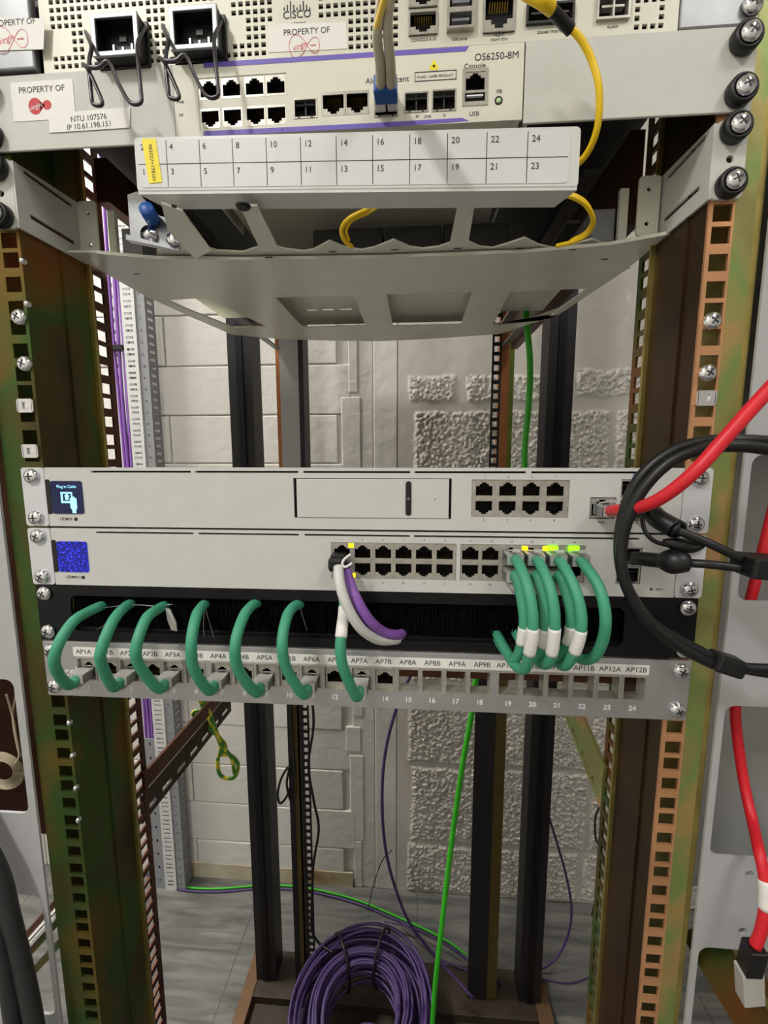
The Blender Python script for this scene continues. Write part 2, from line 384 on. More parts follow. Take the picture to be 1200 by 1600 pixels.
def nut(x, z, label):
    b = MB(); s = 1
    b.grid('y', x-5.4, x+5.4, z-4.8, z+4.8, -2.2, -1.0, [(x-2.2, x+2.2, z-2.2, z+2.2)]); b.box(x-6.2, x-5.0, -2.2, 6, z-4, z+4); b.box(x+5.0, x+6.2, -2.2, 6, z-4, z+4)
    b.lathe((x, 1.5, z), (0,-1,0), [(2.2,-3),(3.4,-3),(3.4,2.4),(2.2,2.4)], 16)
    tag(b.build('cage_nut', 'chrome', org=(x,0,z)), label, 'cage nut')

# ------------------------------------------------------------------ ethernet port, reusable meshes (front face at y=0, centre origin)
def port_bm(tabs_up=True, w=12.6, h=11.2):
    s = 1 if tabs_up else -1
    hl = [(-5.6, 5.6, *sorted((-s*4.3, s*2.2))), (-3.2, 3.2, *sorted((s*2.0, s*3.6))), (-1.7, 1.7, *sorted((s*3.4, s*4.7)))]
    b = MB().grid('y', -w/2, w/2, -h/2, h/2, -.5, .3, hl, 0)
    b.box(-w/2, w/2, 9, 9.5, -h/2, h/2, 1); b.box(-w/2, -w/2+.4, .3, 9, -h/2, h/2, 1); b.box(w/2-.4, w/2, .3, 9, -h/2, h/2, 1)
    b.box(-w/2, w/2, .3, 9, -h/2, -h/2+.4, 1); b.box(-w/2, w/2, .3, 9, h/2-.4, h/2, 1)
    for k in range(8): x = -3.6 + k*1.02; b.obox((x, 2.0, -s*3.9), (x, 7, -s*1.6), .4, .3, (0,0,1), 2)
    return b
def proto_mesh(key, b, mats):
    o = b.build('p', mats, None, org=(0,0,0)); meshes[key] = o.data; bpy.data.objects.remove(o)
proto_mesh('pu', port_bm(True), ['port_metal', 'black_hole', 'gold'])
proto_mesh('pd', port_bm(False), ['port_metal', 'black_hole', 'gold'])
def part(key, name, parent, p, label=None, sc=None):
    o = bpy.data.objects.new(name, meshes[key]); C.objects.link(o); o.parent = parent
    g = ORG[parent.name]; o.location = ((p[0]-g[0])*.001, (p[1]-g[1])*.001, (p[2]-g[2])*.001)
    if sc: o.scale = sc
    if label: o['label'] = label
    return o
def sfp_bm():
    b = MB().grid('y', -7.2, 7.2, -5.2, 5.2, -.8, .4, [(-6.4, 6.4, -4.4, 4.4)], 0)
    b.box(-6.4, 6.4, 4, 4.5, -4.4, 4.4, 1); b.box(-6.4, -6.2, .3, 4, -4.4, 4.4, 1); b.box(6.2, 6.4, .3, 4, -4.4, 4.4, 1)
    b.box(-6, 6, 0, 4, 1.6, 2.4, 1); b.box(-.4, .4, .6, 4, -4.4, 4.4, 2); b.box(-4.6, -3.2, -.9, .5, -5.1, -4.2, 2); b.box(3.2, 4.6, -.9, .5, -5.1, -4.2, 2)
    return b
proto_mesh('sfp', sfp_bm(), ['port_metal', 'black_hole', 'dark_grey'])
# clear eight-pin plug: front at y=0 going towards -y
def plug_bm(lat=1, L=15):
    b = MB(); b.box(-5.6, 5.6, -L, 0, -3.6, 3.6, 0); b.box(-4.8, 4.8, -L+1.5, -1, -2.6, .4, 1)
    b.obox((0, -1, lat*3.8), (0, -L-2, lat*6.8), 5.4, .9, (0,0,1), 0); b.box(-2.6, 2.6, -L-2.4, -L-1.4, lat*5.8, lat*7.8, 0)
    for x in (-5.7, 5.2): b.box(x, x+.5, -L, -2, -3.7, 2.6, 2)
    b.box(-5.7, 5.7, -4.5, -2, -3.8, 3.7, 2)
    return b
proto_mesh('plug_up', plug_bm(1), ['clear_plastic', 'frosted_plastic', 'steel'])
proto_mesh('plug_dn', plug_bm(-1), ['frosted_plastic', 'gold', 'steel'])

# ------------------------------------------------------------------ two silver rack appliances
def appliance(zc, name, label, cat):
    z0, z1 = zc-21.6, zc+21.6
    t = thing('rack_'+name, label, cat, (0, 0, z0))
    MB().box(-219, 219, 12, 110, z0+.5, z1-3.6).box(-219, 219, 1.5, 12, z1-3.6, z1-.4).box(-219, 219, 1.5, 12, z0+.4, z0+2).build('chassis', 'dull_steel', t)
    for s in (-1, 1):
        x0, x1 = sorted((s*223.5, s*241.2))
        MB().poly(rr(x0, x1, z0, z1, 2.2), [[(s*232.5+3.6*math.cos(a), zc+q*15.3+3*math.sin(a)) for a in [2*math.pi*j/14 for j in range(14)]] for q in (-1,1)], 1.6, XZ(-1.25)).build('ear', 'ear_grey', t)
        screws = [('upper', 15.3), ('lower', -15.3)]
    return t, z0, z1
# top: gateway
t, z0, z1 = appliance(140.5, 'gateway', 'silver rack gateway with long blank drive bay and eight ports, uppermost of two', 'gateway')
PZ = 147.1
face_holes = [(85.4, 150.3, 128.6, 154.2), (164.2, 181, 128, 142.6), (183.5, 197, 142.5, 154.6), (183.5, 197, 127, 141)]
sl = [(-187.2,-112.4),(-109.1,-34.7),(-31,43.4),(46.5,121.2),(124.6,199)]
b = MB().grid('y', -223, 223, z0, z1, -2, 1.4, face_holes + [(a, c, 158.5, 159.9) for a, c in sl] + [(-38.4, -36.2, 126.8, 155), (70, 71.8, 126.8, 155), (-36.6, 70.2, 154.5, 155), (-36.6, 70.2, 126.8, 127.2)])
b.build('faceplate', 'device_grey', t)
MB().box(-200, 200, 1.41, 1.5, 158, 160.2).box(-39, 72, .4, .9, 126.2, 155.6).build('slot_shadow_gap', 'black_hole', t)
bay = MB().grid('y', -36.2, 70, 127.4, 154.3, -2.2, .3, [(40.3, 44.3, 129, 153)]).build('drive_bay_door', 'device_grey', t, bevel=.25)
MB().poly(rr(40.4, 44.2, 129.1, 152.9, 1.8), [], .5, XZ(-2.3)).build('release_catch', 'black_plastic', bay)
MB().lathe((42.3, -2.56, 140.8), (0,-1,0), [(1.1,0),(1.1,.3),(.6,.3)], 14).lathe((60.6, -2.2, 140.7), (0,-1,0), [(.5,0),(.5,.1)], 10).build('catch_dot', 'ink_light', bay)
MB().poly(rr(-218.9, -194.9, 128.4, 152.4, 1.5), [], .8, XZ(-2.3)).build('touch_screen', 'screen_navy', t)
b = MB().text('Plug in Cable', -206.5, 148.3, 2.9, -2.8, th=.03)
b.grid('y', -211.5, -202.5, 136.3, 144.4, -2.85, -2.75, [(-210, -203.6, 137.8, 143.2)]); b.add([(-209,-2.8,141.2),(-206.9,-2.8,143.4),(-204.6,-2.8,141.2)],[(0,1,2)]); b.box(-208.2,-205.6,-2.8,-2.75,138.6,141.2)
b.poly([(-203.4,128.9),(-200.6,128.9),(-200.6,131),(-199.6,133),(-199.6,140),(-201,140),(-201,141),(-203.2,141),(-203.2,140),(-204.6,140),(-204.6,133),(-203.4,131)], [], .1, XZ(-2.85))
b.build('screen_icon', 'screen_icon', t, label='glowing pale blue cable icon and words on the screen')
MB().poly(rr(-223, -219.6, 128, 153.5, 1.2), [], .5, XZ(-2.2)).build('screen_side_strip', 'black_plastic', t)
b = MB().text('UDM', -211, 124.3, 3.0, off=.03); b.text('SE', -206, 124.3, 3.0); b.lathe((-202, -2, 124.3), (0,-1,0), [(1.4,0),(1.4,.15),(.7,.15)], 14)
for i, x in enumerate((93.9, 109.7, 125.4, 141.2)): b.text(str(2*i+1), x, 156.0, 2.1); b.text(str(2*i+2), x, 126.6, 2.1)
b.text('WAN', 172, 125.6, 2.0); b.text('SFP+', 190, 125.2, 2.0); b.build('lettering', 'ink', t)
MB().box(190.5, 194.5, -2.1, -2, 156, 158.4).build('blue_mark', 'blue_print', t)
MB().grid('y', 85.6, 150.1, 128.8, 154, -1.4, 1, [(x-6, x+6, z-5.3, z+5.3) for x in (93.9,109.7,125.4,141.2) for z in (147.6,135.2)]).build('port_frame', 'port_metal', t)
for x in (93.9,109.7,125.4,141.2): part('pu', 'ethernet_port', t, (x, -.6, 147.6)); part('pd', 'ethernet_port', t, (x, -.6, 135.2))
part('pu', 'ethernet_port', t, (172.4, -.6, 135.3), sc=(1.2,1,1.2)); part('sfp', 'fibre_cage', t, (190.3, -.8, 148.5), sc=(.92,1,1.1)); part('sfp', 'fibre_cage', t, (190.3, -.8, 134), sc=(.92,1,1.25))
UD = t
# second
t, z0, z1 = appliance(95.8, 'switch', 'silver rack switch with double row of ports lit green and yellow, below the gateway', 'network switch')
fh = [(-12.4, 75.9, 83.4, 109.6), (78.6, 163.2, 83.4, 109.6), (184, 200.5, 96.8, 108.5), (184, 200.5, 83.2, 95.6)]
sl = [(-187.5,-113.2),(-109.4,-35.5),(-31.3,43.2),(46.4,198)]
MB().grid('y', -223, 223, z0, z1, -2, 1.4, fh + [(a, c, 113.9, 115.3) for a, c in sl]).build('faceplate', 'device_grey', t)
MB().box(-200, 200, 1.41, 1.5, 113.6, 115.8).build('slot_shadow_gap', 'black_hole', t)
MB().poly(rr(-218.9, -195.3, 84.4, 107.6, 1.5), [], .8, XZ(-2.3)).build('touch_screen', 'screen_blue', t)
MB().poly(rr(-223, -219.6, 84, 108.5, 1.2), [], .5, XZ(-2.2)).build('screen_side_strip', 'black_plastic', t)
cols = [-4.8, 9.9, 24.6, 39.0, 53.4, 67.9] + [85.6, 99.4, 113.2, 127.0, 141.0, 155.4]
b = MB().text('UDM', -211, 80.2, 3.0, off=.03); b.text('PRO', -205, 80.2, 2.8); b.lathe((-200.6, -2, 80.2), (0,-1,0), [(1.4,0),(1.4,.15),(.7,.15)], 14)
for i, x in enumerate(cols): b.text(str(2*i+1), x, 111.6, 2.1); b.text(str(2*i+2), x, 80.8, 2.1)
b.lathe((208, -2, 79.8), (0,-1,0), [(.9,0),(.9,.15)], 12); b.text('RESET', 213.5, 79.8, 1.8); b.build('lettering', 'ink', t)
for x0, x1, cc in ((-12.2, 75.7, cols[:6]), (78.8, 163, cols[6:])):
    MB().grid('y', x0, x1, 83.6, 109.4, -1.4, 1, [(x-6, x+6, z-5.3, z+5.3) for x in cc for z in (102.6,90.2)]).build('port_frame', 'port_metal', t)
for x in cols: part('pu', 'ethernet_port', t, (x, -.6, 102.6)); part('pd', 'ethernet_port', t, (x, -.6, 90.2))
for i, (x, z, m) in enumerate(((1.9, 107.3,'led_yellow'), (2.9, 85.6,'led_yellow'), (122.5, 107.0,'led_yellow'), (136.4, 107.0,'led_yellow'), (141.0, 107.2,'led_green'), (155.0, 107.2,'led_green'), (122, 85.2,'led_green'), (135, 85.0,'led_green'))):
    w = 3.4 if m == 'led_green' and z > 100 else 1.9  # wide green boxes stand in for LED glow caught in the clear plugs
    MB().box(x-w, x+w, -3.6 if w > 3 else -1.9, -1.9 if w > 3 else -1.5, z-1.5-(1.2 if w > 3 else 0), z+1.6+(.4 if w > 3 else 0)).build('status_light_and_glow', m, t, label='lit green status light and its glow' if 'green' in m else 'lit yellow status light')
part('sfp', 'fibre_cage', t, (192, -.8, 102.7), sc=(1.1,1,1.1)); part('sfp', 'fibre_cage', t, (192, -.8, 89.4), sc=(1.1,1,1.1))
for dz, nm in ((140.5, 'silver gateway'), (95.8, 'silver switch')):
    for s, sd in ((-1, 'left'), (1, 'right')):
        for q, ud in ((1, 'upper'), (-1, 'lower')): screw(s*232.5, dz+q*15.3, -2.1, f'round silver cross head screw at the {ud} {sd} corner of the {nm}')

# ------------------------------------------------------------------ brush panel
t = thing('brush_panel', 'black brush cable entry panel between the switch and the patch panel', 'brush panel', (0, 0, 30))
MB().poly([(-239.5,30.6),(239.5,30.6),(239.5,73.6),(-239.5,73.6)], [rr(-213, 192, 38, 66, 5)] , 1.8, XZ(-1)).build('frame', 'black_panel', t)
MB().box(-214, 194, 2, 4, 64.5, 68).box(-214, 194, 2, 4, 36, 39.5).build('brush_holder', 'black_plastic', t)
b = MB()
for zb, zt in ((66, 50.5), (38, 53.5)):
    x = -213
    while x < 192:
        dx = random.uniform(-2.2, 2.2); b.obox((x, 3+random.uniform(-.8,.8), zb), (x+dx, 3+random.uniform(-2.5,2), zt+random.uniform(-1.5,1.5)), .55, .55, (0,1,0)); x += .55
o = b.build('bristles', 'bristle', t); o['kind'] = 'stuff'
MB().box(-216, 196, 6, 8, 33, 70).build('back_strip', 'bristle', t)
for s, sd in ((-1, 'left'), (1, 'right')):
    for q, ud in ((1, 'upper'), (-1, 'lower')): screw(s*232.5, 52.3+q*15.0, -2.1, f'round silver cross head screw at the {ud} {sd} corner of the black brush panel')

# ------------------------------------------------------------------ patch panel
t = thing('patch_panel', 'silver patch panel with printed AP labels and numbered keystone ports, lowest in the rack', 'patch panel', (0, 0, -15))
pc = [-204.7 + 17.27*i for i in range(6)]; pc += [-98 + 17.24*i for i in range(6)]; pc += [8.6 + 17.2*i for i in range(6)]; pc += [115 + 17.35*i for i in range(6)]
b = MB().grid('y', -239, 239, -15.4, 29.2, -2, -.4, [(x-7.4, x+7.4, -1.4, 16.2) for x in pc]); b.box(-239, 239, -.4, 6, 28, 29.2); b.box(-236, 236, -.4, 6, -15.4, -14.2)
b.build('faceplate', 'patch_silver', t, bevel=.3)
for i, x in enumerate(pc):
    MB().grid('y', x-8, x+8, -2, 16.8, -2.5, 9 if i > 13 else 2, [(x-7, x+7, -.8, 15.8)]).build('port_frame', 'port_metal', t)
proto_mesh('ks', (lambda b: b)(port_bm(True, 13.6, 16.0)), ['port_metal', 'black_hole', 'gold'])
for i in range(14): part('ks', 'keystone_jack', t, (pc[i], .6, 7.3))
names = [f'AP{k}{c}' for k in range(1, 13) for c in 'AB']
b = MB().box(-214.5, 211, -2.25, -2, 17.7, 25).build('label_strip', 'sticker_white', t)
d = MB()
lx = [-206 + (i*(408.3)/23) for i in range(24)]
for x, n in zip(lx, names): d.text(n, x, 21.3, 5.3, -2.3)
d.build('printed_letters', 'ink', b, label='black printed letters')
d = MB()
for i, x in enumerate(pc): d.text(str(i+1), x, -7.8, 5.2, -2.05, off=.12)
d.text('excel', -223, 4.5, 10.5, -2.05, off=.1, sx=.95); d.build('lettering', 'ink_white', t, label='white printed numbers and name')
MB().box(-215, 215, 44, 52, -14, 1).build('cable_support_bar', 'zinc_brown', t)
MB().box(-222, -215, -.3, 60, -14, 10).box(215, 222, -.3, 60, -14, 10).build('side_arm', 'zinc_brown', t)
for s, sd in ((-1, 'left'), (1, 'right')):
    for q, ud in ((1, 'upper'), (-1, 'lower')): screw(s*232, 7.3+q*14.6, -2.1, f'round silver cross head screw at the {ud} {sd} corner of the patch panel')

# ------------------------------------------------------------------ cables helper
def cable(root, name, pts, r, m, sleeves=(), n=12, k=8, parent=None, label=None):
    P = smooth(pts, k); o = MB().sweep(P, r, n).build(name, m, root)
    for a, c, sm, nm in sleeves:
        i, j = int(a*len(P)), max(int(a*len(P))+2, int(c*len(P))); MB().sweep(P[i:j], r+.35, n).build(nm, sm, root)
    return o
def patch_cable(n, x, pts, desc, sleeve=()):
    t = thing('patch_cable', desc, 'cable', (x, -2, 5), 'green patch cables looped into the patch panel')
    part('plug_dn', 'plug', t, (x, 1.5, 5.2))
    P = [Vector((x, -12, 4.6)), Vector((x-2, -19, 3.6))] + px(pts)
    cable(t, 'jacket', P, 3.7, 'green_cable', sleeve, n=16)
for n, (pn, l, ord_) in enumerate(((0, [(86,1042,-34),(90,1010,-36),(114,972,-24),(138,956,-10),(158,947,1),(170,943,18)], 'first'),
        (2, [(158,1035,-34),(160,1010,-36),(177,970,-26),(194,950,-8),(205,943,3),(212,940,18)], 'second'),
        (4, [(218,1040,-32),(213,1010,-36),(228,968,-24),(245,953,-8),(258,946,3),(266,943,18)], 'third'),
        (6, [(303,1045,-32),(299,1005,-36),(306,965,-24),(314,950,-8),(320,944,2),(324,941,18)], 'fourth'),
        (8, [(372,1045,-32),(368,1005,-36),(380,965,-22),(392,948,-8),(402,942,3),(410,938,18)], 'fifth'),
        (10, [(448,1045,-30),(441,1005,-34),(448,965,-22),(458,949,-8),(468,944,2),(474,941,18)], 'sixth'))):
    patch_cable(n, pc[pn], l, f'green patch cable looping from brush panel down to the AP{pn//2+1}A port, {ord_} from left')
patch_cable(6, pc[12], [(537,1045,-30),(532,1015,-32),(534,985,-28),(537,960,-16),(538,935,-4),(540,925,8)], 'green patch cable with white sleeve running down to the AP7A port', [(.52,.78,'sticker_white','marker_sleeve')])
# green cables at the right of the switch
def sw_cable(row, i, pts, desc, sl):
    x = cols[i]; z = 102.6 if row else 90.2
    t = thing('patch_cable', desc, 'cable', (x, -1, z), 'green patch cables plugged into the switch')
    part('plug_up' if row else 'plug_dn', 'plug', t, (x, -1.2, z-(.5 if row else -.2)))
    P = [Vector((x, -14, z-.6))] + px(pts)
    cable(t, 'jacket', P, 3.4, 'green_cable', [(*sl, 'sticker_white', 'marker_sleeve')] if sl else (), n=16)
sw_cable(1, 8, [(810,880,-26),(824,915,-40),(832,955,-46),(832,990,-46),(826,1025,-42),(819,1046,-34),(803,1037,-24),(790,1018,-12),(778,1001,2),(770,992,18)], 'front green cable of the left pair on the switch, with white sleeve', (.38,.5))
sw_cable(1, 9, [(844,882,-27),(858,915,-40),(866,955,-46),(866,990,-46),(861,1025,-42),(852,1038,-34),(838,1030,-22),(826,1010,-10),(812,992,4),(800,985,18)], 'front green cable of the middle pair on the switch, with white sleeve', (.38,.5))
sw_cable(1, 10, [(880,884,-27),(898,920,-40),(908,960,-46),(906,992,-46),(896,1022,-42),(882,1040,-34),(868,1030,-22),(856,1008,-8),(850,995,4),(842,985,18)], 'front green cable of the right pair on the switch, with white sleeve', (.38,.5))
sw_cable(1, 11, [(914,884,-27),(936,918,-40),(946,962,-46),(942,1000,-42),(928,1026,-34),(908,1030,-22),(896,1014,-6),(890,1000,4),(886,990,18)], 'rightmost green cable on the switch, curving down with no sleeve', None)
sw_cable(0, 8, [(807,900,-22),(814,930,-27),(819,965,-31),(817,995,-31),(810,1022,-28),(800,1030,-22),(789,1014,-12),(777,992,2),(770,982,18)], 'rear green cable of the left pair on the switch, half hidden', (.39,.5))
sw_cable(0, 9, [(840,900,-22),(848,930,-27),(852,965,-31),(851,1000,-31),(845,1024,-28),(832,1028,-20),(818,1008,-8),(806,990,4),(798,978,18)], 'rear green cable of the middle pair on the switch, half hidden', (.39,.5))
sw_cable(0, 10, [(876,900,-22),(886,930,-27),(892,962,-31),(890,995,-31),(880,1020,-28),(866,1026,-20),(852,1010,-8),(846,995,4),(836,980,18)], 'rear green cable of the right pair on the switch, half hidden', (.39,.5))
# white and purple cables with black plug
t = thing('boot_cable', 'white cable with ribbed black plug in the first switch port, sagging right', 'cable', (cols[0], -2, 96))
b = MB()
b.box(-11, -1.5, -13, -1.2, 91.5, 102.5)
for k in range(5): b.box(-11.6, -1, -13-.9*k-1.4, -13-.9*k-.7, 91.5+k*.8, 101-k*.3)
b.build('plug_boot', 'black_rubber', t, bevel=.8)
MB().sweep(smooth(px([(548,866,-20),(538,874,-22),(535,882,-22),(540,886,-22),(550,880,-20)])), .9, 8).build('strain_clip', 'ink_white', t)
cable(t, 'jacket', px([(529,886,-20),(530,905,-26),(536,930,-30),(548,958,-30),(566,984,-26),(590,999,-16),(614,1000,-5),(630,996,8),(640,992,18)]), 3.5, 'white_cable')
t = thing('purple_cable', 'short purple cable lying against the white cable below the black plug', 'cable', (cols[0], -2, 90))
cable(t, 'jacket', px([(541,892,-12),(548,915,-18),(560,942,-24),(578,970,-22),(600,988,-13),(620,992,-4),(632,988,8),(642,984,18)]), 3.6, 'purple_sleeve')
# small tangle of clear ties behind the brush
for l, nm in ((((160,950,-1.5),(205,945,-3),(245,947,-3),(270,944,-1.5)), 'clear thin tie strand between the first three green loops'), (((320,942,-3),(325,965,-4),(335,998,-3)), 'clear thin tie strand hanging beside the fourth green loop'), (((467,942,-3),(475,970,-4),(480,985,-3)), 'clear thin tie strand hanging beside the sixth green loop'),
              (((150,985,-1.5),(180,965,-3),(200,952,-3)), 'clear thin tie strand slanting behind the second green loop'), (((320,950,-4),(318,975,-4),(319,996,-3)), 'second clear tie strand close beside the fourth green loop')):
    tag(MB().sweep(smooth(px(l)), .35, 6).build('tie_strand', 'steel', org=tuple(px(l)[0])), nm, 'tie')
tag(MB().poly([(aY(*p,-3).x, aY(*p,-3).z) for p in ((259,950),(266,952),(275,972),(277,986),(268,984),(262,968))], [], 1.2, XZ(-3)).build('tie_tag', 'frosted_plastic', org=(-120,-3,60)), 'clear plastic tag hanging in the brush beside the third green loop', 'tag')

# ------------------------------------------------------------------ upper bracket, cream switch
bz0, bz1 = 370.5, 415
for s, sd in ((-1, 'left'), (1, 'right')):
    x0, x1 = sorted((s*(108 if s < 0 else 110.5), s*241.5))
    t = thing('mounting_bracket', f'wide pale grey mounting bracket on the {sd} of the cream switch', 'bracket', (s*175, -2, bz0))
    MB().box(x0, x1, -3.6, -1.8, bz0, bz1).box(*sorted((s*112, s*113.6)), -1.8, 120, bz0, bz1).build('plate', 'bracket_grey', t, bevel=.5)
    if s < 0:
        k = MB().poly(rr(-217.2, -174.5, 387.7, 410.5, 1), [], .2, XZ(-3.8)).build('property_sticker', 'sticker_white', t, label='white sticker reading property of, with small red and orange mark')
        d = MB().text('PROPERTY OF', -196, 405.5, 5.0, -3.95); d.text('media', -188.5, 389.8, 2.4, -3.95); d.build('lettering', 'ink', k)
        el = lambda cx, cz, rx, rz: [(cx + rx*math.cos(q), cz + rz*math.sin(q)) for q in [2*math.pi*j/24 for j in range(24)]]
        d = MB().poly(el(-201.4, 396, 4.6, 4.9), [], .1, XZ(-3.95)); d.poly(el(-193.2, 396.4, 3.0, 2.8), [], .1, XZ(-3.95)); d.poly([(-198,399),(-195,396.8),(-195,395.6),(-198,393)], [], .1, XZ(-3.95)); d.build('red_mark', 'ink_red', k)
        d = MB().text('virgin', -201.2, 395.6, 4.0, -4.05, rot=.3); d.build('white_script', 'ink_white', k)
        k = MB().poly([(aY(*p,-3.8).x, aY(*p,-3.8).z) for p in ((77,178),(204,168),(203,200),(78,208))], [], .2, XZ(-4.1)).build('address_label', 'sticker_white', t)
        c1 = aY(139,185,-3.9); c2 = aY(140,197,-3.9); MB().text('NTU 107576', c1.x, c1.z, 4.6, -4.25, rot=.03).text('IP 10.61.198.151', c2.x, c2.z, 4.6, -4.25, rot=.03).build('lettering', 'ink', k)
    for q, ud in ((406.5, 'upper'), (379.5, 'lower')): screw(s*233, q, -3.8, f'silver screw in black cup washer, {ud} {sd} fixing of the wide grey bracket', True)

t = thing('network_switch', 'cream compact switch with purple stripes between the two wide grey brackets', 'network switch', (1, -2, 372))
def Q(u, v, y=-3): p = aY(u, v, y); return p.x, p.z
sx0, sx1, sz0, sz1 = -107.4, 109.6, 372.2, 413.6
prt = []
px_cols = [Q(c, 150)[0] for c in (328, 363, 399, 432)]
zr = (399.2, 382.8)
g1 = (px_cols[0]-7, px_cols[3]+7, zr[1]-7, zr[0]+6.5)
def span(u0, u1, v0, v1): a = Q(u0, (v0+v1)/2)[0]; c = Q(u1, (v0+v1)/2)[0]; d = Q((u0+u1)/2, v1)[1]; e = Q((u0+u1)/2, v0)[1]; return (a, c, d, e)
g2 = span(503, 577, 145, 183); con = span(722, 762, 110, 168); s1 = span(460, 496, 157, 187); s2 = span(585, 622, 150, 185); s3 = span(632, 669, 147, 178); s4 = span(675, 712, 143, 176)
MB().grid('y', sx0, sx1, sz0, sz1, -4.4, -2.6, [g1, g2, con, s1, s2, s3, s4]).build('faceplate', 'switch_cream', t)
MB().box(sx0+1, sx1-1, 8, 260, sz0+.5, sz1-.5).grid('y', sx0+1, sx1-1, sz0+.5, sz1-.5, -2.6, 8, [(sx0+3, sx1-3, sz0+2, sz1-2)]).build('housing', 'switch_cream', t)
MB().grid('y', *g1, -4.0, -2.5, [(x-6, x+6, z-5.2, z+5.2) for x in px_cols for z in zr]).build('port_frame', 'switch_cream', t)
for x in px_cols: part('pu', 'ethernet_port', t, (x, -3.6, zr[0])); part('pd', 'ethernet_port', t, (x, -3.6, zr[1]))
w = (g2[1]-g2[0])/2; cz = (g2[2]+g2[3])/2
for k in (0, 1): part('pd', 'ethernet_port', t, (g2[0]+w*(k+.5), -4, cz), sc=(w/12.8, 1, (g2[3]-g2[2])/11.4))
for s_ in (s1, s2, s3, s4): part('sfp', 'fibre_cage', t, ((s_[0]+s_[1])/2, -4, (s_[2]+s_[3])/2), sc=((s_[1]-s_[0])/14, 1, (s_[3]-s_[2])/10))
cx = (con[0]+con[1])/2
MB().grid('y', *con, -4.8, -3, [(cx-6, cx+6, con[3]-13, con[3]-2), (cx-6, cx+6, con[2]+2.2, con[2]+8.5)]).build('console_frame', 'port_metal', t)
part('pu', 'console_port', t, (cx, -4, con[3]-7.4)); MB().box(cx-6.4, cx+6.4, -2.6, -2, con[2]+1.6, con[2]+9, 0).box(cx-5, cx+5, -4.0, -2.6, con[2]+5.6, con[2]+6.4, 1).build('usb_port', ['black_hole', 'ink_white'], t)
b = MB()
def qp(l, y=-4.5): return [Q(u, v, y) for u, v in l]
b.poly(qp(((318,98),(733,72),(728,80),(318,106))), [], .1, XZ(-4.5)); b.poly(qp(((318,205),(585,192),(722,184),(733,189),(600,199),(318,213))), [], .1, XZ(-4.5)); b.build('purple_stripe', 'purple_print', t)
b = MB()
for s_, u, v, sz, al in (('OS6250-8M', 776, 88, 5.4, 'CENTER'), ('Console', 742, 103, 3.8, 'CENTER'), ('USB', 741, 178, 3.4, 'CENTER'), ('PB', 780, 143, 3.0, 'CENTER'), ('Alcatel·Lucent', 605, 125, 4.6, 'CENTER'), ('CLASS 1 LASER PRODUCT', 680, 119, 1.9, 'CENTER'), ('50', 652, 182, 2.2, 'CENTER'), ('51', 695, 180, 2.2, 'CENTER'), ('LINK', 668, 182, 2.2, 'CENTER'), ('PWR', 282, 160, 2.2, 'CENTER'), ('OK', 283, 180, 2.2, 'CENTER')):
    p = Q(u, v, -4.5); b.text(s_, p[0], p[1], sz, -4.5, align=al)
for i, x in enumerate(px_cols): b.text(str(2*i+1), x-3.5, g1[2]-1.8, 2.0, -4.5); b.text(str(2*i+2), x+3.5, g1[2]-1.8, 2.0, -4.5)
a = Q(648, 112, -4.5); c = Q(713, 126, -4.5); b.grid('y', a[0], c[0], a[1]-5.5, a[1]-.3, -4.6, -4.45, [(a[0]+.4, c[0]-.4, a[1]-5.1, a[1]-.7)])
b.build('lettering', 'ink', t)
c = Q(678, 102, -4.5); MB().add([(c[0]-3.2, -4.5, c[1]-2.4), (c[0]+3.2, -4.5, c[1]-2.4), (c[0], -4.5, c[1]+3.4)], [(0,1,2)]).build('warning_triangle', 'yellow_label', t)
MB().lathe((c[0], -4.55, c[1]-.4), (0,-1,0), [(.8,0),(.8,.05)], 12).build('warning_symbol', 'ink', t)
c = Q(779, 157, -4.5); MB().lathe((c[0], -4.4, c[1]), (0,-1,0), [(2.4,0),(2.4,.3),(1.9,.3)], 16, 0).lathe((c[0], -4.6, c[1]-.3), (0,-1,0), [(1.5,0),(1.4,.5),(.8,.9)], 16, 1).build('button', ['ink', 'led_dim'], t)

# ------------------------------------------------------------------ router above
t = thing('rack_router', 'perforated cream router chassis at the very top, above the cream switch', 'router', (0, 0, 416))
RZ0, RZ1 = 415.3, 462
blank = [span(u0, u1, v0, v1) for u0, u1, v0, v1 in ((85,108,55,75),(434,492,-20,46),(420,542,40,80),(632,690,-20,66),(690,745,-20,66),(750,810,-20,66),(818,905,-20,60),(922,992,-20,50),(140,222,18,90),(262,352,8,80),(355,378,35,55),(1004,1020,12,30))]
hl = []
nx = int(380/4.55)
for i in range(nx):
    for j in range(10):
        x = -187 + i*4.55; z = RZ0 + 2.2 + j*4.55
        if any(a-3.2 < x < c-.0 and d-2.6 < z < e for a, c, d, e in blank): continue
        hl.append((x, x+2.9, z, z+2.7))
conn = [span(641, 681, 18, 53), span(698, 741, -8, 50), span(758, 802, -8, 48), span(822, 897, 6, 38), span(932, 984, -8, 32), span(641, 681, -25, 10)]
MB().grid('y', -194, 197, RZ0, RZ1, -2.5, -1, hl + conn).build('perforated_front', 'perforated_cream', t)
MB().box(-215, 215, 3, 480, RZ0, RZ1).build('chassis', 'under_dark', t)
MB().box(-194, 197, 2, 2.9, RZ0+.3, RZ1-.3).build('inner_mesh', 'black_hole', t)
for s in (-1, 1):
    MB().box(*sorted((s*197.5, s*241)), -6 if s < 0 else -3.5, -.2, RZ0+.2 if s > 0 else 416.5, RZ1).build('ear', 'dull_steel', t, bevel=1)
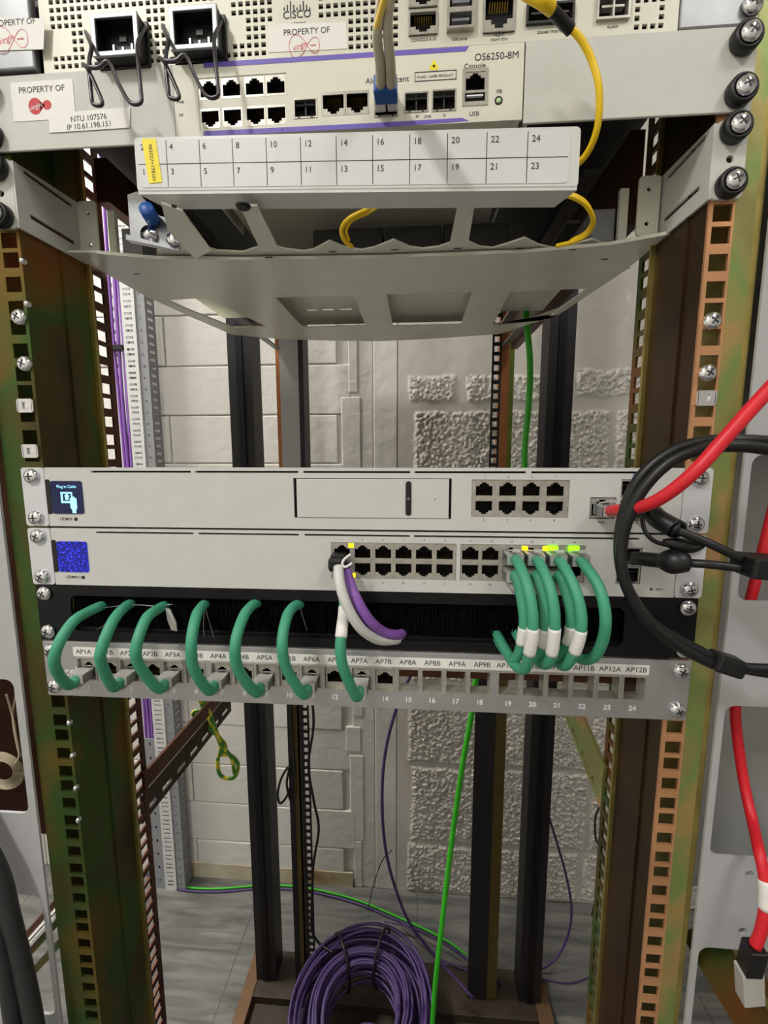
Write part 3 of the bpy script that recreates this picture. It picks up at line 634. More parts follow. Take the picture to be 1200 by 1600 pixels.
for i, c_ in enumerate(conn):
    cx, cz = (c_[0]+c_[1])/2, (c_[2]+c_[3])/2
    if i in (0, 2, 5): part('pd', 'ethernet_port', t, (cx, -3.4, cz), sc=((c_[1]-c_[0])/12.6*1.12, 1, (c_[3]-c_[2])/11.2*1.1))
    elif i == 1: MB().grid('y', *c_, -6, 1, [(c_[0]+1.6, c_[1]-1.6, cz-8.5, cz-1.5), (c_[0]+1.6, c_[1]-1.6, cz+1.2, cz+8.2)], 0).box(c_[0]+3, c_[1]-3, -5, 1, cz-5.4, cz-4, 1).box(c_[0]+3, c_[1]-3, -5, 1, cz+4, cz+5.5, 1).build('usb_port', ['port_metal', 'ink_light'], t)
    else: MB().grid('y', *c_, -4.5, 1, [(c_[0]+1.2, cx-.5, c_[2]+1.2, c_[3]-1.2), (cx+.5, c_[1]-1.2, c_[2]+1.2, c_[3]-1.2)]).box(c_[0]+3, c_[1]-3, -3, .5, cz+.4, cz+1.6).build('fibre_cage', 'port_metal' if i == 4 else 'dark_grey', t)
b = MB()
for s_, u, v, sz in (('CISCO', 464, 23, 6.0), ('ASR920', 466, 38, 3.0), ('CONSOLE AUX', 662, 62, 2.2), ('USB ports', 718, 61, 2.2), ('MGMT', 780, 55, 2.2), ('MGMT ETH', 780, 62, 2.0), ('GIGABIT PORTS', 858, 50, 2.0), ('ALARM', 957, 42, 2.0)):
    p = Q(u, v, -2.6); b.text(s_, p[0], p[1], sz, -2.6, off=.05 if s_ == 'CISCO' else 0)
for k, h in enumerate((1.6, 3, 5, 3, 1.6, 3, 5, 3, 1.6)):
    p = Q(444+k*5, 12, -2.6); b.box(p[0]-.35, p[0]+.35, -2.7, -2.6, p[1]-1.5, p[1]-1.5+h)
b.build('lettering', 'ink', t)
def infinity(cx, cz, s, y):
    P = []
    for k in range(41):
        a = 2*math.pi*k/40; d = 1 + math.sin(a)**2; w = 1.25 if math.cos(a) < 0 else .85
        P.append((cx + s*w*math.cos(a)/d*1.3, y, cz + s*w*1.35*math.sin(a)*math.cos(a)/d*1.5))
    return P
def property_sticker(pts, parent, y, tx, tz, lx_, lz, s, size, m, nm):
    k = MB().poly([(aY(u, v, y).x, aY(u, v, y).z) for u, v in pts], [], .2, XZ(y)).build('property_sticker', 'sticker_white', parent, label=nm)
    p = aY(tx, tz, y-.2); MB().text('PROPERTY OF', p.x, p.z, size, y-.15).build('lettering', 'ink', k)
    p = aY(lx_, lz, y-.2); MB().sweep(infinity(p.x, p.z, s, y-.15), .16, 6).text('virgin', p.x-s*.62, p.z, s*.62, y-.2, rot=.25).text('media', p.x+s*.5, p.z, s*.22, y-.2).build('script_mark', m, k)
property_sticker(((420,82),(419,42),(440,37),(541,35),(543,76)), t, -2.7, 479, 49, 480, 71, 7.0, 4.6, 'ink_pink', 'white sticker with infinity sign mark on the front')
property_sticker(((-30,26),(70,29),(68,77),(-30,80)), t, -6.3, 20, 35, 22, 61, 8.5, 4.8, 'ink_pink', 'white sticker with infinity sign mark on the left ear')
for (u0, v0, u1, v1), nm in (((145,25,212,80), 'left'), ((265,13,338,70), 'right')):
    a = aY((u0+u1)/2, (v0+v1)/2, -13); x, z = a.x, a.z
    k = MB().grid('y', x-15, x+15, z-11.6, z+11.6, -13, -11.4, [(x-12, x+12, z-8.8, z+8.8)], 0).grid('y', x-14.8, x+14.8, z-11.4, z+11.4, -11.4, -2.6, [(x-12.6, x+12.6, z-9.4, z+9.4)], 1).box(x-13, x+13, -3.4, -2.7, z-9.6, z+9.6, 1)
    k.grid('y', x-17, x+17, z-12.5, z+12.5, -5, -2.6, [(x-14, x+14, z-10.5, z+10.5)], 1)
    k = k.build('power_inlet', ['dull_steel', 'black_plastic'], t, bevel=.5)
    d = MB(); 
    for dx, dz in ((-6, -1), (0, -2.5), (6, -1)): d.box(x+dx-.6, x+dx+.6, -5.2, -3.4, z+dz-3.4, z+dz+1.6)
    d.box(x-2.2, x+2.2, -4.5, -3.4, z+2.6, z+5.4); d.build('contact_pin', 'steel', k)
    o = u0 - 145 ; q = v0 - 25
    l = [(134,50,-3),(137,58,-10),(143,75,-18),(139,100,-22),(143,150,-24),(146,163,-25),(160,162,-25),(150,135,-25),(137,108,-25),(130,101,-26),(138,105,-28),(155,105,-28),(170,96,-28),(185,130,-26),(203,160,-25),(220,160,-25),(220,140,-24),(216,100,-22),(215,70,-18),(222,52,-10),(228,44,-4),(232,60,-2.8)]
    P = [aY(u + o - (0 if nm == 'left' else (0)), v + q + (2 if nm == 'right' else 0), y) for u, v, y in l]
    MB().sweep(smooth(P, 4), 1.15, 10).build('retaining_clip', 'clip_wire', k, label='bent steel wire retaining clip')
screw(236, 424.5, -4.2, 'silver screw at the top right corner fixing the router ear')

# fibre connector pair in the cream switch
t = thing('fibre_patch_lead', 'pair of beige fibre boots with blue clip standing up from the cream switch', 'fibre connector', tuple(aY(603,168,-3)))
c = aY(604, 160, -8)
MB().box(c.x-6.8, c.x-.5, -22, -5, c.z-3.5, c.z+5).box(c.x+.5, c.x+6.8, -22, -5, c.z-3.5, c.z+5).build('connector', 'frosted_plastic', t, bevel=.6)
d = aY(603, 143, -22); MB().box(d.x-6.6, d.x+6.6, -29, -18, d.z-4.5, d.z+4.5).build('duplex_clip', 'blue_plastic', t, bevel=1)
for dx in (-8, 8):
    P = smooth([aY(603+dx, 135, -27), aY(602+dx, 100, -42), aY(598+dx*1.1, 60, -58), aY(599+dx*.9, 30, -72), aY(603+dx*.9, 0, -84), aY(607+dx*.8, -50, -96)]); n = len(P)
    MB().sweep(P, 3, 12, radii=[3.0 - 1.2*i/n for i in range(n)]).build('boot', 'boot_beige', t)
cable(t, 'fibre', [aY(588, 44, -66), aY(592, 28, -78), aY(599, 5, -92), aY(604, -15, -100), aY(606,-60,-110)], 1.4, 'yellow_fibre')
t = thing('yellow_fibre_cable', 'yellow fibre cable arcing from the router down beside the white lid', 'fibre cable', tuple(aY(850,10,-20)))
cable(t, 'fibre', [aY(826,-6,-38), aY(848,3,-40), aY(862,15,-36), aY(880,35,-30), aY(905,58,-28), aY(925,95,-26), aY(936,140,-25), aY(934,195,-20), aY(920,235,-12), aY(900,258,-4), aY(880,268,4)], 1.9, 'yellow_fibre')
MB().sweep(smooth([aY(863,16,-36), aY(878,33,-31), aY(892,47,-28)]), 3.0, 14).build('boot', 'black_rubber', t)
MB().sweep(smooth([aY(820,-12,-40), aY(846,2,-42), aY(862,14,-38)]), 3.2, 14).build('yellow_boot', 'yellow_fibre', t)

# ------------------------------------------------------------------ fibre tray: lid with printed grid
A = aY(215, 300, -28); B = aY(903, 293, -42); TL = aY(215, 215, -28)
ex = Vector((B.x-A.x, B.y-A.y, 0)); LW = ex.length; ex.normalize(); sl_ = (B.z-A.z)/LW; ny = Vector((ex.y, -ex.x, 0)); LH = TL.z-A.z
def lm(s_, t_, d): p = A + ex*s_ + Vector((0,0,1))*(t_ + sl_*s_) + ny*d; return (p.x, p.y, p.z)
t = thing('fibre_patch_tray', 'pull-out fibre tray with white front numbered 1 to 24, jutting below the cream switch', 'fibre tray', tuple(A + ex*LW/2))
MB().poly(rr(0, LW, 0, LH, 2.5), [], 2, lambda a, b_, c: lm(a, b_, -1+c)).build('front_panel', 'lid_grey', t, bevel=.8)
MB().poly([(a, b_) for a, b_ in ((0.5,0),(LW-.5,0),(LW-8,-17),(9,-17))], [], 2.2, lambda a, b_, c: (*( A + ex*a - ny*b_*-1 )[:2], A.z + sl_*a + c - .2)).build('under_lip', 'lid_grey', t)
lab = MB().poly(rr(2, LW-5, 2.2, LH-1.6, 3), [], .2, lambda a, b_, c: lm(a, b_, .15+c)).build('number_sheet', 'label_white', t)
d = MB(); xs_ = [2 + 19.6*i*(LW/240.) for i in range(0, 12)]
xs_ = [(u-215)/(903-215)*LW for u in (270, 326, 381, 436, 491, 547, 603, 659, 715, 772, 830)]
def sbar(s0, s1, t0, t1): d.add([lm(a, b_, .32) for a, b_ in ((s0,t0),(s1,t0),(s1,t1),(s0,t1))], [(0,1,2,3)])
for x in xs_: sbar(x-.22, x+.22, 2.5, LH-2)
sbar(2, LW-6, LH*.5-.1, LH*.5+.35); 
allx = [2] + xs_
for i, x in enumerate(allx):
    d.text(str(2*i+2), x+2+(0), LH-5.6, 4.6, mp=lambda a, b_, c: lm(a, b_, .34+c), align='LEFT'); d.text(str(2*i+1), x+2, LH*.5-4.2, 4.6, mp=lambda a, b_, c: lm(a, b_, .34+c), align='LEFT')
d.build('grid_and_numbers', 'ink', lab)
k = MB().poly([(5.3, LH-1), (14.2, LH-1), (16.6, 5), (8.2, 4.4)], [], .2, lambda a, b_, c: lm(a, b_, .5+c)).build('yellow_label', 'yellow_label', t, label='yellow serial number label')
MB().text('983027+178101', 11, LH*.52, 3.1, mp=lambda a, b_, c: lm(a, b_, .65+c), rot=-1.5).build('lettering', 'ink', k)
# tray floor behind the lid: bars and scalloped edge
ZT = 318.4; fl = MB()
def fpoly(l, z=ZT): fl.poly([(aZ(u, v, z).x, aZ(u, v, z).y) for u, v in l], [], 1.2, XY(z+.6))
fpoly([(375,322),(402,322),(436,392),(408,394)]); fpoly([(716,318),(742,318),(731,385),(702,385)])
fpoly([(252,318),(285,330),(330,392),(305,405),(262,360)])
zz = [(245,392),(262,388),(300,380),(340,392),(380,394),(410,384),(430,385),(450,390),(475,393),(490,390),(515,377),(540,387),(565,391),(585,387),(615,375),(640,386),(660,389),(685,386),(705,379),(730,377),(750,386),(770,388),(790,382),(820,372),(842,383),(865,388),(890,384),(925,374),(950,384),(985,392),(985,420),(245,425)]
fl.poly([(aZ(u, v, 329).x, aZ(u, v, 329).y) for u, v in zz], [], 1.2, XY(329.6)); fl.build('floor_frame', 'shelf_grey', t)
for u, v, nm in ((380,321,''), (733,313,'')):
    c = aZ(u, v, 317.5); MB().lathe((c.x, c.y, 317.6), (0,0,-1), [(4.4,0),(4.4,.8),(3.2,1.8),(1.4,1.2)], 20).build('black_screw', 'black_plastic', t)
b = MB()
for i, (xa, xb) in enumerate(((-40, 18), (20, 66), (68, 120))): MB().box(xa, xb, 84, 160, 334, 356).build('splice_cassette', 'black_plastic', t, bevel=1)
MB().box(-112, -58, 70, 110, 333, 336).build('pale_inner_plate', 'shelf_grey', t)
for u, v in ((868,307),(272,323)):
    c = aZ(u, v, 317.5); MB().lathe((c.x, c.y, 318), (0,0,-1), [(1.6,0),(1.6,.5),(.8,.6)], 12).build('small_rivet', 'dark_grey', t)
cable_t = thing('tray_fibre_loop', 'yellow fibre loop curling out of the right of the white tray', 'fibre cable', tuple(aY(885,310,0)))
cable(cable_t, 'fibre', [aY(865,308,6), aY(888,306,0), aY(915,320,2), aY(927,345,10), aY(918,366,22), aY(895,378,34), aY(870,384,46)], 1.5, 'yellow_fibre'); cable(cable_t, 'fibre', [aY(862,303,8), aY(888,302,2), aY(914,315,4), aY(926,340,12), aY(916,362,24), aY(892,376,36)], 1.1, 'yellow_fibre')
cable_t = thing('tray_fibre_loop', 'yellow fibre loop inside the middle opening of the white tray', 'fibre cable', tuple(aY(545,350,20)))
cable(cable_t, 'fibre', [aY(600,312,20), aY(572,328,10), aY(545,342,10), aY(534,358,14), aY(538,375,20), aY(550,386,28)], 1.5, 'yellow_fibre'); cable(cable_t, 'fibre', [aY(600,316,20), aY(576,332,12), aY(551,344,12), aY(541,360,16), aY(545,376,22)], 1.1, 'yellow_fibre')

# ------------------------------------------------------------------ grey shelf under the tray
t = thing('rack_shelf', 'grey cantilever rack shelf seen from below with four cutouts', 'shelf', (0, 0, 326))
for s in (-1, 1):
    MB().poly(rr(*sorted((s*224, s*242)), 324, 367, 3), [[(s*233+2.2*math.cos(a), 346+2.2*math.sin(a)) for a in [2*math.pi*j/12 for j in range(12)]]], 2, XZ(-1.2)).build('ear', 'bracket_grey', t)
    MB().poly([(-2,324.5),(8,324.5),(62,326),(62,370),(-2,366)], [rr(6, 50, 362.6, 365.4, 1.3), rr(8, 50, 335, 338, 1.4)], 1.8, YZ(s*223.5)).build('side_bracket', 'bracket_grey', t)
    MB().poly(rr(*sorted((s*206, s*221)), 329, 369, 2.5), [[(s*213+1.6*math.cos(a), z_+1.6*math.sin(a)) for a in [2*math.pi*j/10 for j in range(10)]] for z_ in (337, 360)], 1.8, XZ(54)).build('upright_tab', 'shelf_grey', t)
    MB().box(*sorted((s*197, s*203)), 62, 66, 328, 366).build('guide_post', 'shelf_grey', t); MB().box(*sorted((s*180, s*197)), 70, 130, 328, 356).build('runner', 'duct_grey', t)
out = [(-222,40),(-222,60),(-221,138),(-211,206),(-196,286),(-140,314),(-60,330),(0,336),(60,330),(154,311),(206,232),(224,110),(225,60),(225,44),(190,58),(130,66),(20,67),(-90,62),(-160,55),(-200,42)]
pc_ = lambda l: [(aZ(u, v, 326).x, aZ(u, v, 326).y) for u, v in l]
cut = [pc_(((256,469),(322,466),(418,511),(364,512))), rr(-95, -16, 152, 260, 4), rr(17, 100, 151, 264, 4), pc_(((770,508),(797,456),(920,451),(852,500)))]
b = MB().poly(out, cut, 1.6, XY(326.8))
b.build('tray_floor', 'shelf_grey', t)
b = MB()
for i in range(1, 12): 
    p, q = out[i], out[i+1]; b.obox((*p, 330), (*q, 330), 1.4, 7)
b.build('rolled_rim', 'shelf_grey', t)
b = MB()
for i in range(13, len(out)-1): p, q = out[i], out[i+1]; b.obox((*p, 326.2), (*q, 326.2), 1.6, 2.4)
b.build('front_rim', 'shelf_grey', t)
d = MB().grid('z', -196, 196, 140, 262, 340, 341.5, [(x0, x1, 238, 246) for x0, x1 in ((-88,-72),(-66,-52),(-46,-30))] + [(62,80,176,178.5),(70,88,184,186.5),(78,94,192,194.5),(-86,-74,176,178.5),(-88,-78,184,186)])
d.grid('z', -112, 112, 262.1, 300, 340, 341.5, [])
d.build('upper_deck', 'shelf_grey', t)
b = MB()
for u, v in ((232,380),(325,399),(420,402),(520,393),(617,390),(715,388),(812,388),(214,428),(945,405),(895,390)):
    c = aZ(u, v, 326); b.poly(rr(c.x-3, c.x+3, c.y-1, c.y+1, .9), [], .1, XY(325.9))
b.build('rivet_slot', 'dark_grey', t)
for s, sd in ((-1, 'left'), (1, 'right')):
    for q, ud in ((361, 'upper'), (331, 'lower')): screw(s*233, q, -2.4, f'silver screw in black cup washer, {ud} {sd} fixing of the grey shelf', True)
# cable gland bracket on the left of the shelf
t = thing('gland_bracket', 'galvanised corner bracket with blue cap screw at left of the white tray', 'bracket', tuple(aY(240,360,30)))
def gp(u, v, y=22): p = aY(u, v, y); return (p.x, p.z)
MB().poly([gp(*p) for p in ((200,305),(215,300),(250,338),(278,345),(280,392),(262,388),(205,372))], [], 1.4, XZ(22)).build('plate', 'steel', t)
MB().poly([gp(*p) for p in ((205,372),(262,388),(280,396),(245,388),(205,380))], [], 6, XZ(19)).build('folded_lip', 'steel', t)
c = aY(228,334,12); MB().lathe((c.x, 20, c.z), (.2,-1,.2), [(5,0),(5.2,5),(5.0,11),(4,12)], 16).build('blue_cap', 'blue_plastic', t)
c = aY(222,358,12); MB().lathe((c.x, 21, c.z), (0,-1,0), [(6,0),(6,2),(4.4,2.2),(4.2,4)], 20).build('washer_nut', 'chrome', t)
c = aY(263,368,14); MB().lathe((c.x, 21, c.z), (0,-1,0), [(4.6,0),(4.6,2),(2.6,3.6)], 20).build('cross_screw', 'chrome', t)

# side rails and dark gear behind the shelf
for s, sd in ((-1, 'left'), (1, 'right')):
    t = thing('side_rail', f'dark brown side rail running back above the shelf on the {sd}', 'rail', (s*206, 110, 378))
    MB().box(*sorted((s*203.5, s*214)), 67, 480, 375 if s < 0 else 343, 408).build('web', 'zinc_brown', t); MB().box(*sorted((s*186, s*200)), 112, 480, 404, 408).build('top_flange', 'dull_steel' if s > 0 else 'zinc_brown', t)
    MB().box(*sorted((s*178, s*190)), 125, 480, 372, 375).box(*sorted((s*190, s*199.9)), 125, 480, 350, 352).build('lower_flange', 'dull_steel', t)

# small loose screws, cage nuts on the posts
for x, z, y, l in ((-231, 267, 0, 'silver screw in the left post, upper of two below the shelf'), (-230.5, 235.5, 0, 'silver screw in the left post, lower of two below the shelf'),
                   (232.5, 254.2, 0, 'silver screw in the right post, upper of two below the shelf'), (232.5, 222.5, 0, 'silver screw in the right post, lower of two below the shelf')):
    screw(x, z, y, l)
nut(-232.5, 206.3, 'silver cage nut in the left post, upper of two above the gateway'); nut(-232.5, 174, 'silver cage nut in the left post, just above the gateway'); nut(232.5, 206.8, 'silver cage nut in the right post above the gateway')
for i, (u, v, l) in enumerate(((41,408,'first from top below the shelf'),(48,475,'second from top below the shelf'),(113,1129,'first below the patch panel'),(118,1180,'second below the patch panel'),(123,1231,'third below the patch panel'),(127,1281,'fourth below the patch panel'))):
    c = aX(u, v, -222); tag(MB().lathe((-225, c.y, c.z), (1,0,0), [(2.6,0),(2.6,1.2),(1.6,2.4)], 14).build('side_rivet', 'chrome', org=(-225, c.y, c.z)), f'small silver rivet inside the left post, {l}', 'rivet')

# ------------------------------------------------------------------ black power lead loop, red cable, fat black leads
t = thing('black_cable_loop', 'thick double black cable looping in front of the right ends of both silver units', 'cable', tuple(aY(975,860,-45)))
L1 = [(1260,712,-50),(1200,702,-50),(1150,697,-50),(1100,701,-50),(1050,720,-48),(1010,757,-46),(985,800,-44),(972,845,-42),(972,890,-42),(985,930,-42),(1010,968,-42),(1050,1003,-40),(1090,1026,-38),(1120,1040,-38)]
cable(t, 'jacket', px(L1), 3.3, 'black_rubber', n=16)
L2 = [(1260,697,-46),(1200,690,-46),(1150,688,-46),(1100,690,-44),(1050,705,-42),(1005,740,-40),(980,785,-38),(968,840,-36),(972,895,-36),(992,940,-36),(1020,975,-36),(1060,1000,-36),(1095,1018,-36),(1120,1032,-36)]
cable(t, 'second_jacket', px(L2), 3.3, 'black_rubber', n=16)
a = aY(1112,1030,-38); c = aY(1156,1044,-38); MB().obox(a, c, 11, 13, (0,1,0)).build('cable_clamp', 'black_rubber', t, bevel=2)
cable(t, 'tail', px([(1150,1041,-38),(1180,1044,-38),(1260,1046,-38)]), 3.0, 'black_rubber'); cable(t, 'second_tail', px([(1150,1045,-36),(1190,1053,-36),(1260,1060,-36)]), 2.0, 'black_rubber')
t = thing('red_cable', 'bright red cable with clear plug sweeping up right from the gateway', 'cable', (172, -2, 135))
part('plug_up', 'plug', t, (172.4, -1.4, 135))
cable(t, 'jacket', [Vector((172.4, -13, 134.5))] + px([(962,797,-26),(990,795,-42),(1030,780,-60),(1080,742,-70),(1130,688,-72),(1180,632,-72),(1260,545,-72)]), 3.5, 'red_cable', n=16)
t = thing('splitter_lead', 'black splitter lead with two moulded plugs joining a thick black block at right', 'cable', tuple(aY(1180,885,-40)))
a = aY(1158,882,-45); c = aY(1260,890,-45); MB().obox(a, c, 12, 21, (0,1,0)).build('splitter_block', 'black_rubber', t, bevel=1.5)
P1 = [(192,-1,134), *px([(1015,800,-14),(1030,812,-26),(1055,826,-34),(1062,830,-36),(1110,850,-42),(1160,874,-45)])]
P = smooth(P1, 8); n = len(P); MB().sweep(P, 2, 14, radii=[5.2 if i < n*.2 else (6.0 if i < n*.55 else (4.6 if i < n*.62 else 2.6)) for i in range(n)]).build('upper_branch', 'black_rubber', t)
P1 = [(194,-1,101), *px([(1000,873,-14),(1030,876,-26),(1045,877,-32),(1060,878,-36),(1082,880,-38),(1110,882,-42),(1160,888,-45)])]
P = smooth(P1, 8); n = len(P); MB().sweep(P, 2, 14, radii=[4.6 if i < n*.3 else (5.0 + 2.6*math.sin(math.pi*(i/n-.3)/.38) if i < n*.68 else 2.6) for i in range(n)]).build('lower_branch', 'black_rubber', t)
cable(t, 'thin_loop', px([(1010,795,-20),(1004,810,-26),(1008,830,-30),(1022,845,-32),(1045,852,-32),(1070,852,-34),(1085,850,-36)]), 1.3, 'black_rubber')
P = smooth(px([(1035,846,-30),(1055,850,-32),(1080,854,-34),(1100,852,-38)]), 6); n = len(P); MB().sweep(P, 2, 12, radii=[1.5+3.0*math.sin(math.pi*i/(n-1)) for i in range(n)]).build('pull_tab', 'black_rubber', t)
# red cable and connector in the right neighbour bay
t = thing('red_link_cable', 'long red cable with white sleeve behind the cutouts of the right grey plate', 'cable', tuple(aY(1160,1200,25)))
cable(t, 'jacket', px([(1212,780,25),(1195,850,25),(1172,940,25),(1155,1010,25),(1149,1100,25),(1152,1150,25),(1162,1220,22),(1175,1280,8),(1186,1330,-14),(1194,1370,-22),(1196,1410,-26),(1190,1450,-28),(1180,1478,-28)]), 3.6, 'red_cable', [(.76,.86,'sticker_white','marker_sleeve')], n=16)
a = aY(1180,1478,-28); c = aY(1170,1515,-24); MB().obox(a, c, 11, 11, (0,1,0)).build('connector', 'black_plastic', t, bevel=.8); a = aY(1170,1512,-24); c = aY(1172,1560,-20); MB().obox(a, c, 14, 10, (0,1,0), 0).build('clear_plug', 'frosted_plastic', t, bevel=.6)
t = thing('steel_partition', 'plain grey steel panel seen through the upper cutouts of the right plate', 'panel', (350, 70, FL)); MB().box(262, 560, 70, 73, -222, 600).build('sheet', 'neighbour_grey', t); MB().box(400, 560, 70, 73, FL, -222).build('lower_sheet', 'neighbour_grey', t)
t = thing('diagonal_beam', 'olive zinc diagonal beam in the lower right cutout', 'beam', (300, 40, -250))
a = aY(1115,1470,20); c = aY(1215,1640,20); MB().obox(a, c, 40, 26, (0,1,0)).build('web', 'zinc_dark', t); a = aY(1140,1470,12); c = aY(1240,1640,12); MB().obox(a, c, 4, 20, (0,1,0)).build('ridge', 'zinc_edge', t)
# left neighbour: cable bundle, beige coil, thick dark cables
t = thing('beige_wire_coil', 'coil of thin beige wires hanging inside the upper left cutout', 'cable', tuple(aY(15,1200,40)))
b = MB()
for k in range(7):
    c = aY(14, 1205, 30+k*1.5); r = 9.5+k*1.5
    b.sweep([(c.x-6+r*1.1*math.cos(a_), c.y, c.z+r*math.sin(a_)) for a_ in [2*math.pi*j/30 for j in range(31)]], .6, 6)
b.build('wire_rings', 'beige_cable', t); cable(t, 'wire', px([(10,1085,34),(20,1120,34),(25,1150,34),(30,1180,34),(20,1200,34)]), .9, 'beige_cable'); cable(t, 'tail_wire', px([(25,1085,36),(20,1120,36),(27,1165,36),(33,1182,36)]), .9, 'beige_cable')
for i, (l, nm) in enumerate((([(-420,1010,-14),(-260,1040,-14),(-110,1170,-18),(-30,1310,-20),(0,1370,-20),(15,1430,-22),(35,1510,-22),(55,1610,-22),(75,1760,-22)], 'right of the pair'),
        ([(-440,1060,-14),(-280,1100,-14),(-140,1220,-22),(-60,1330,-26),(-18,1410,-26),(0,1480,-28),(15,1560,-28),(24,1640,-28),(34,1780,-28)], 'left of the pair'))):
    t = thing('power_cable', f'thick dark grey cable at the bottom left edge, {nm}', 'cable', tuple(aY(*l[2]))); cable(t, 'jacket', px(l), 7.0 if i == 0 else 6.0, 'dark_grey', n=16)
t = thing('neighbour_beam', 'dark zinc beam with bright slots seen through the lower left cutout', 'beam', tuple(aY(40,1450,300)))
a = aY(-30,1540,300); c = aY(95,1400,300); 
for dz, m, wd_ in ((0,'zinc_brown',30),(-38,'zinc_dark',22),(-78,'zinc_dark',26)):
    MB().obox(a+Vector((0,0,dz)), c+Vector((0,0,dz)), 8, wd_, (0,1,0)).build('flange', m, t)
MB().obox(a+Vector((0,14,-20)), c+Vector((0,14,-20)), 4, 90, (0,1,0)).build('bright_web', 'duct_white', t)
t = thing('rack_upright', 'brown zinc upright behind the upper left cutout', 'rack post', (-330, 90, FL)); MB().box(-420, -290, 90, 94, -232, 600).build('upright', 'zinc_brown', t); MB().box(-300, -286, 84, 90, -232, 600).build('edge', 'base_dark', t)

# ------------------------------------------------------------------ rear frame
def post(name, label, x0, x1, y0, y1, parts):
    t = thing(name, label, 'post', ((x0+x1)/2, (y0+y1)/2, FL))
    for nm, m, bx in parts: MB().box(*bx).build(nm, m, t, bevel=.8)
    return t
for x, l in ((-272, 'black rear upright at the left, standing before the white block wall'), (293, 'black rear upright at the right, before the rough block wall')):
    t = thing('rear_upright', l, 'post', (x, 525, FL)); MB().box(x-22, x+22, 500, 504, FL+26, 1100).box(x-22, x-18, 504, 548, FL+26, 1100).box(x+18, x+22, 504, 548, FL+26, 1100).build('channel', 'black_post', t); MB().box(x-6, x+6, 497, 500, FL+26, 1100).build('centre_rib', 'black_panel', t)
def ladder(t, x0, x1, y, z0, z1, m, nm='perforated_strip'):
    MB().grid('y', x0, x1, z0, z1, y, y+1.5, [(x0+(x1-x0)*.22, x1-(x1-x0)*.22, z, z+9.5) for z in [z0+8+15.9*k for k in range(int((z1-z0-16)/15.9))]]).build(nm, m, t)
t = thing('inner_rear_post', 'grey inner rear post with orange edge and ladder strip, left of centre', 'post', (-180, 520, FL))
MB().box(-206, -199, 500, 540, -60, 1100).build('orange_edge', 'orange_edge', t); MB().box(-199, -165, 500, 503, -60, 1100).build('grey_cover', 'neighbour_grey', t); MB().box(-164.9, -156, 500, 540, -60, 1100).build('dark_edge', 'black_post', t)
MB().box(-206, -196, 498, 540, FL+26, -60.1).build('black_side', 'black_post', t); MB().box(-196, -182, 500, 503, FL+26, -60.1).build('olive_channel', 'brown_olive', t); ladder(t, -180, -162, 500, FL+26, -62, 'black_post'); MB().box(-186, -181, 500, 530, FL+26, -62).build('brown_lip', 'base_dark', t)
t = thing('inner_rear_post', 'olive and orange inner rear post with ladder strip, right of centre', 'post', (195, 520, FL))
ladder(t, 176, 192, 500, -14, 1100, 'black_post'); MB().box(192.1, 206, 500, 540, -14, 1100).build('orange_face', 'orange_edge', t); MB().box(206.1, 214, 500, 540, -14, 1100).build('green_edge', 'olive_edge', t)
MB().box(164, 203, 498, 502, FL+26, -16).build('black_cover', 'black_post', t); MB().box(203.1, 224, 500, 540, FL+26, -16).build('olive_edge', 'brown_olive', t)
# braces in the side planes
for s, sd, p, q in ((-1, 'left', (338,1100), (218,1238)), (1, 'right', (897,1100), (950,1225))):
    a = aX(*p, s*228); c = aX(*q, s*228); t = thing('side_brace', f'diagonal perforated brace between posts at the {sd}, below the patch panel', 'brace', tuple(c))
    d = (a-c); a = a + d*.25; Lr = (a-c).length; d.normalize(); up = Vector((0, d.z, -d.y))
    n_ = int(Lr/30); hol = [(6+30*i, 26+30*i, 22, 27) for i in range(n_)]
    g = MB(); g2_ = MB().grid('z', 0, Lr, 4, 34, 0, 2, hol)
    g2_.v = [tuple(c + d*x + up*y + Vector((-s*z_, 0, 0))) for x, y, z_ in g2_.v]
    g2_.build('perforated_flange', 'base_dark' if s < 0 else 'zinc_yellow', t)
    MB().obox(c + up*-12 + Vector((-s*5,0,0)), a + up*-12 + Vector((-s*5,0,0)), 3, 18, tuple(up)).build('folded_flange', 'zinc_brown' if s < 0 else 'zinc_yellow', t)
# base frame
t = thing('rack_base', 'dark brown rack base frame resting on the floor', 'frame', (0, 400, FL))
MB().box(-318, -292, 60, 560, FL+.4, FL+26).build('side_beam', 'wood_brown', t, bevel=1); MB().box(305, 335, 60, 560, FL+.4, FL+26).build('side_beam', 'wood_brown', t, bevel=1); MB().box(-292, 305, 470, 560, FL+.4, FL+24).build('cross_beam', 'base_dark', t, bevel=1)
MB().box(-291, 304, 60, 469, FL+.4, FL+8).build('bottom_plate', 'base_dark', t)
# cable trunking and strips at the left
t = thing('cable_tray', 'pale slotted vertical cable tray standing on the floor against the far left of the wall', 'cable tray', (-618, 720, FL))
zr_ = range(FL+20, 1080, 26)
MB().grid('y', -690, -622, FL, 1100, 738, 740, [(xx, xx+5, z, z+9) for xx in (-684, -668, -650, -634) for z in zr_]).build('dotted_back', 'duct_white', t)
MB().grid('y', -620, -588, FL, 1100, 700, 702, [(-613, -596, z, z+5) for z in range(FL+14, 1080, 26)] + [(-613, -596, z+11, z+16) for z in range(FL+14, 1080, 26)]).build('slotted_front', 'duct_white', t)
MB().grid('y', -587, -566, FL, 1100, 703, 705, [(-579, -574, z, z+5) for z in range(FL+14, 1080, 26)]).build('grey_front', 'duct_grey', t)
MB().grid('x', 705, 741, FL, 1100, -568, -566, [(712, 734, z, z+7) for z in range(FL+14, 1080, 18)]).build('slotted_side', 'duct_grey', t)
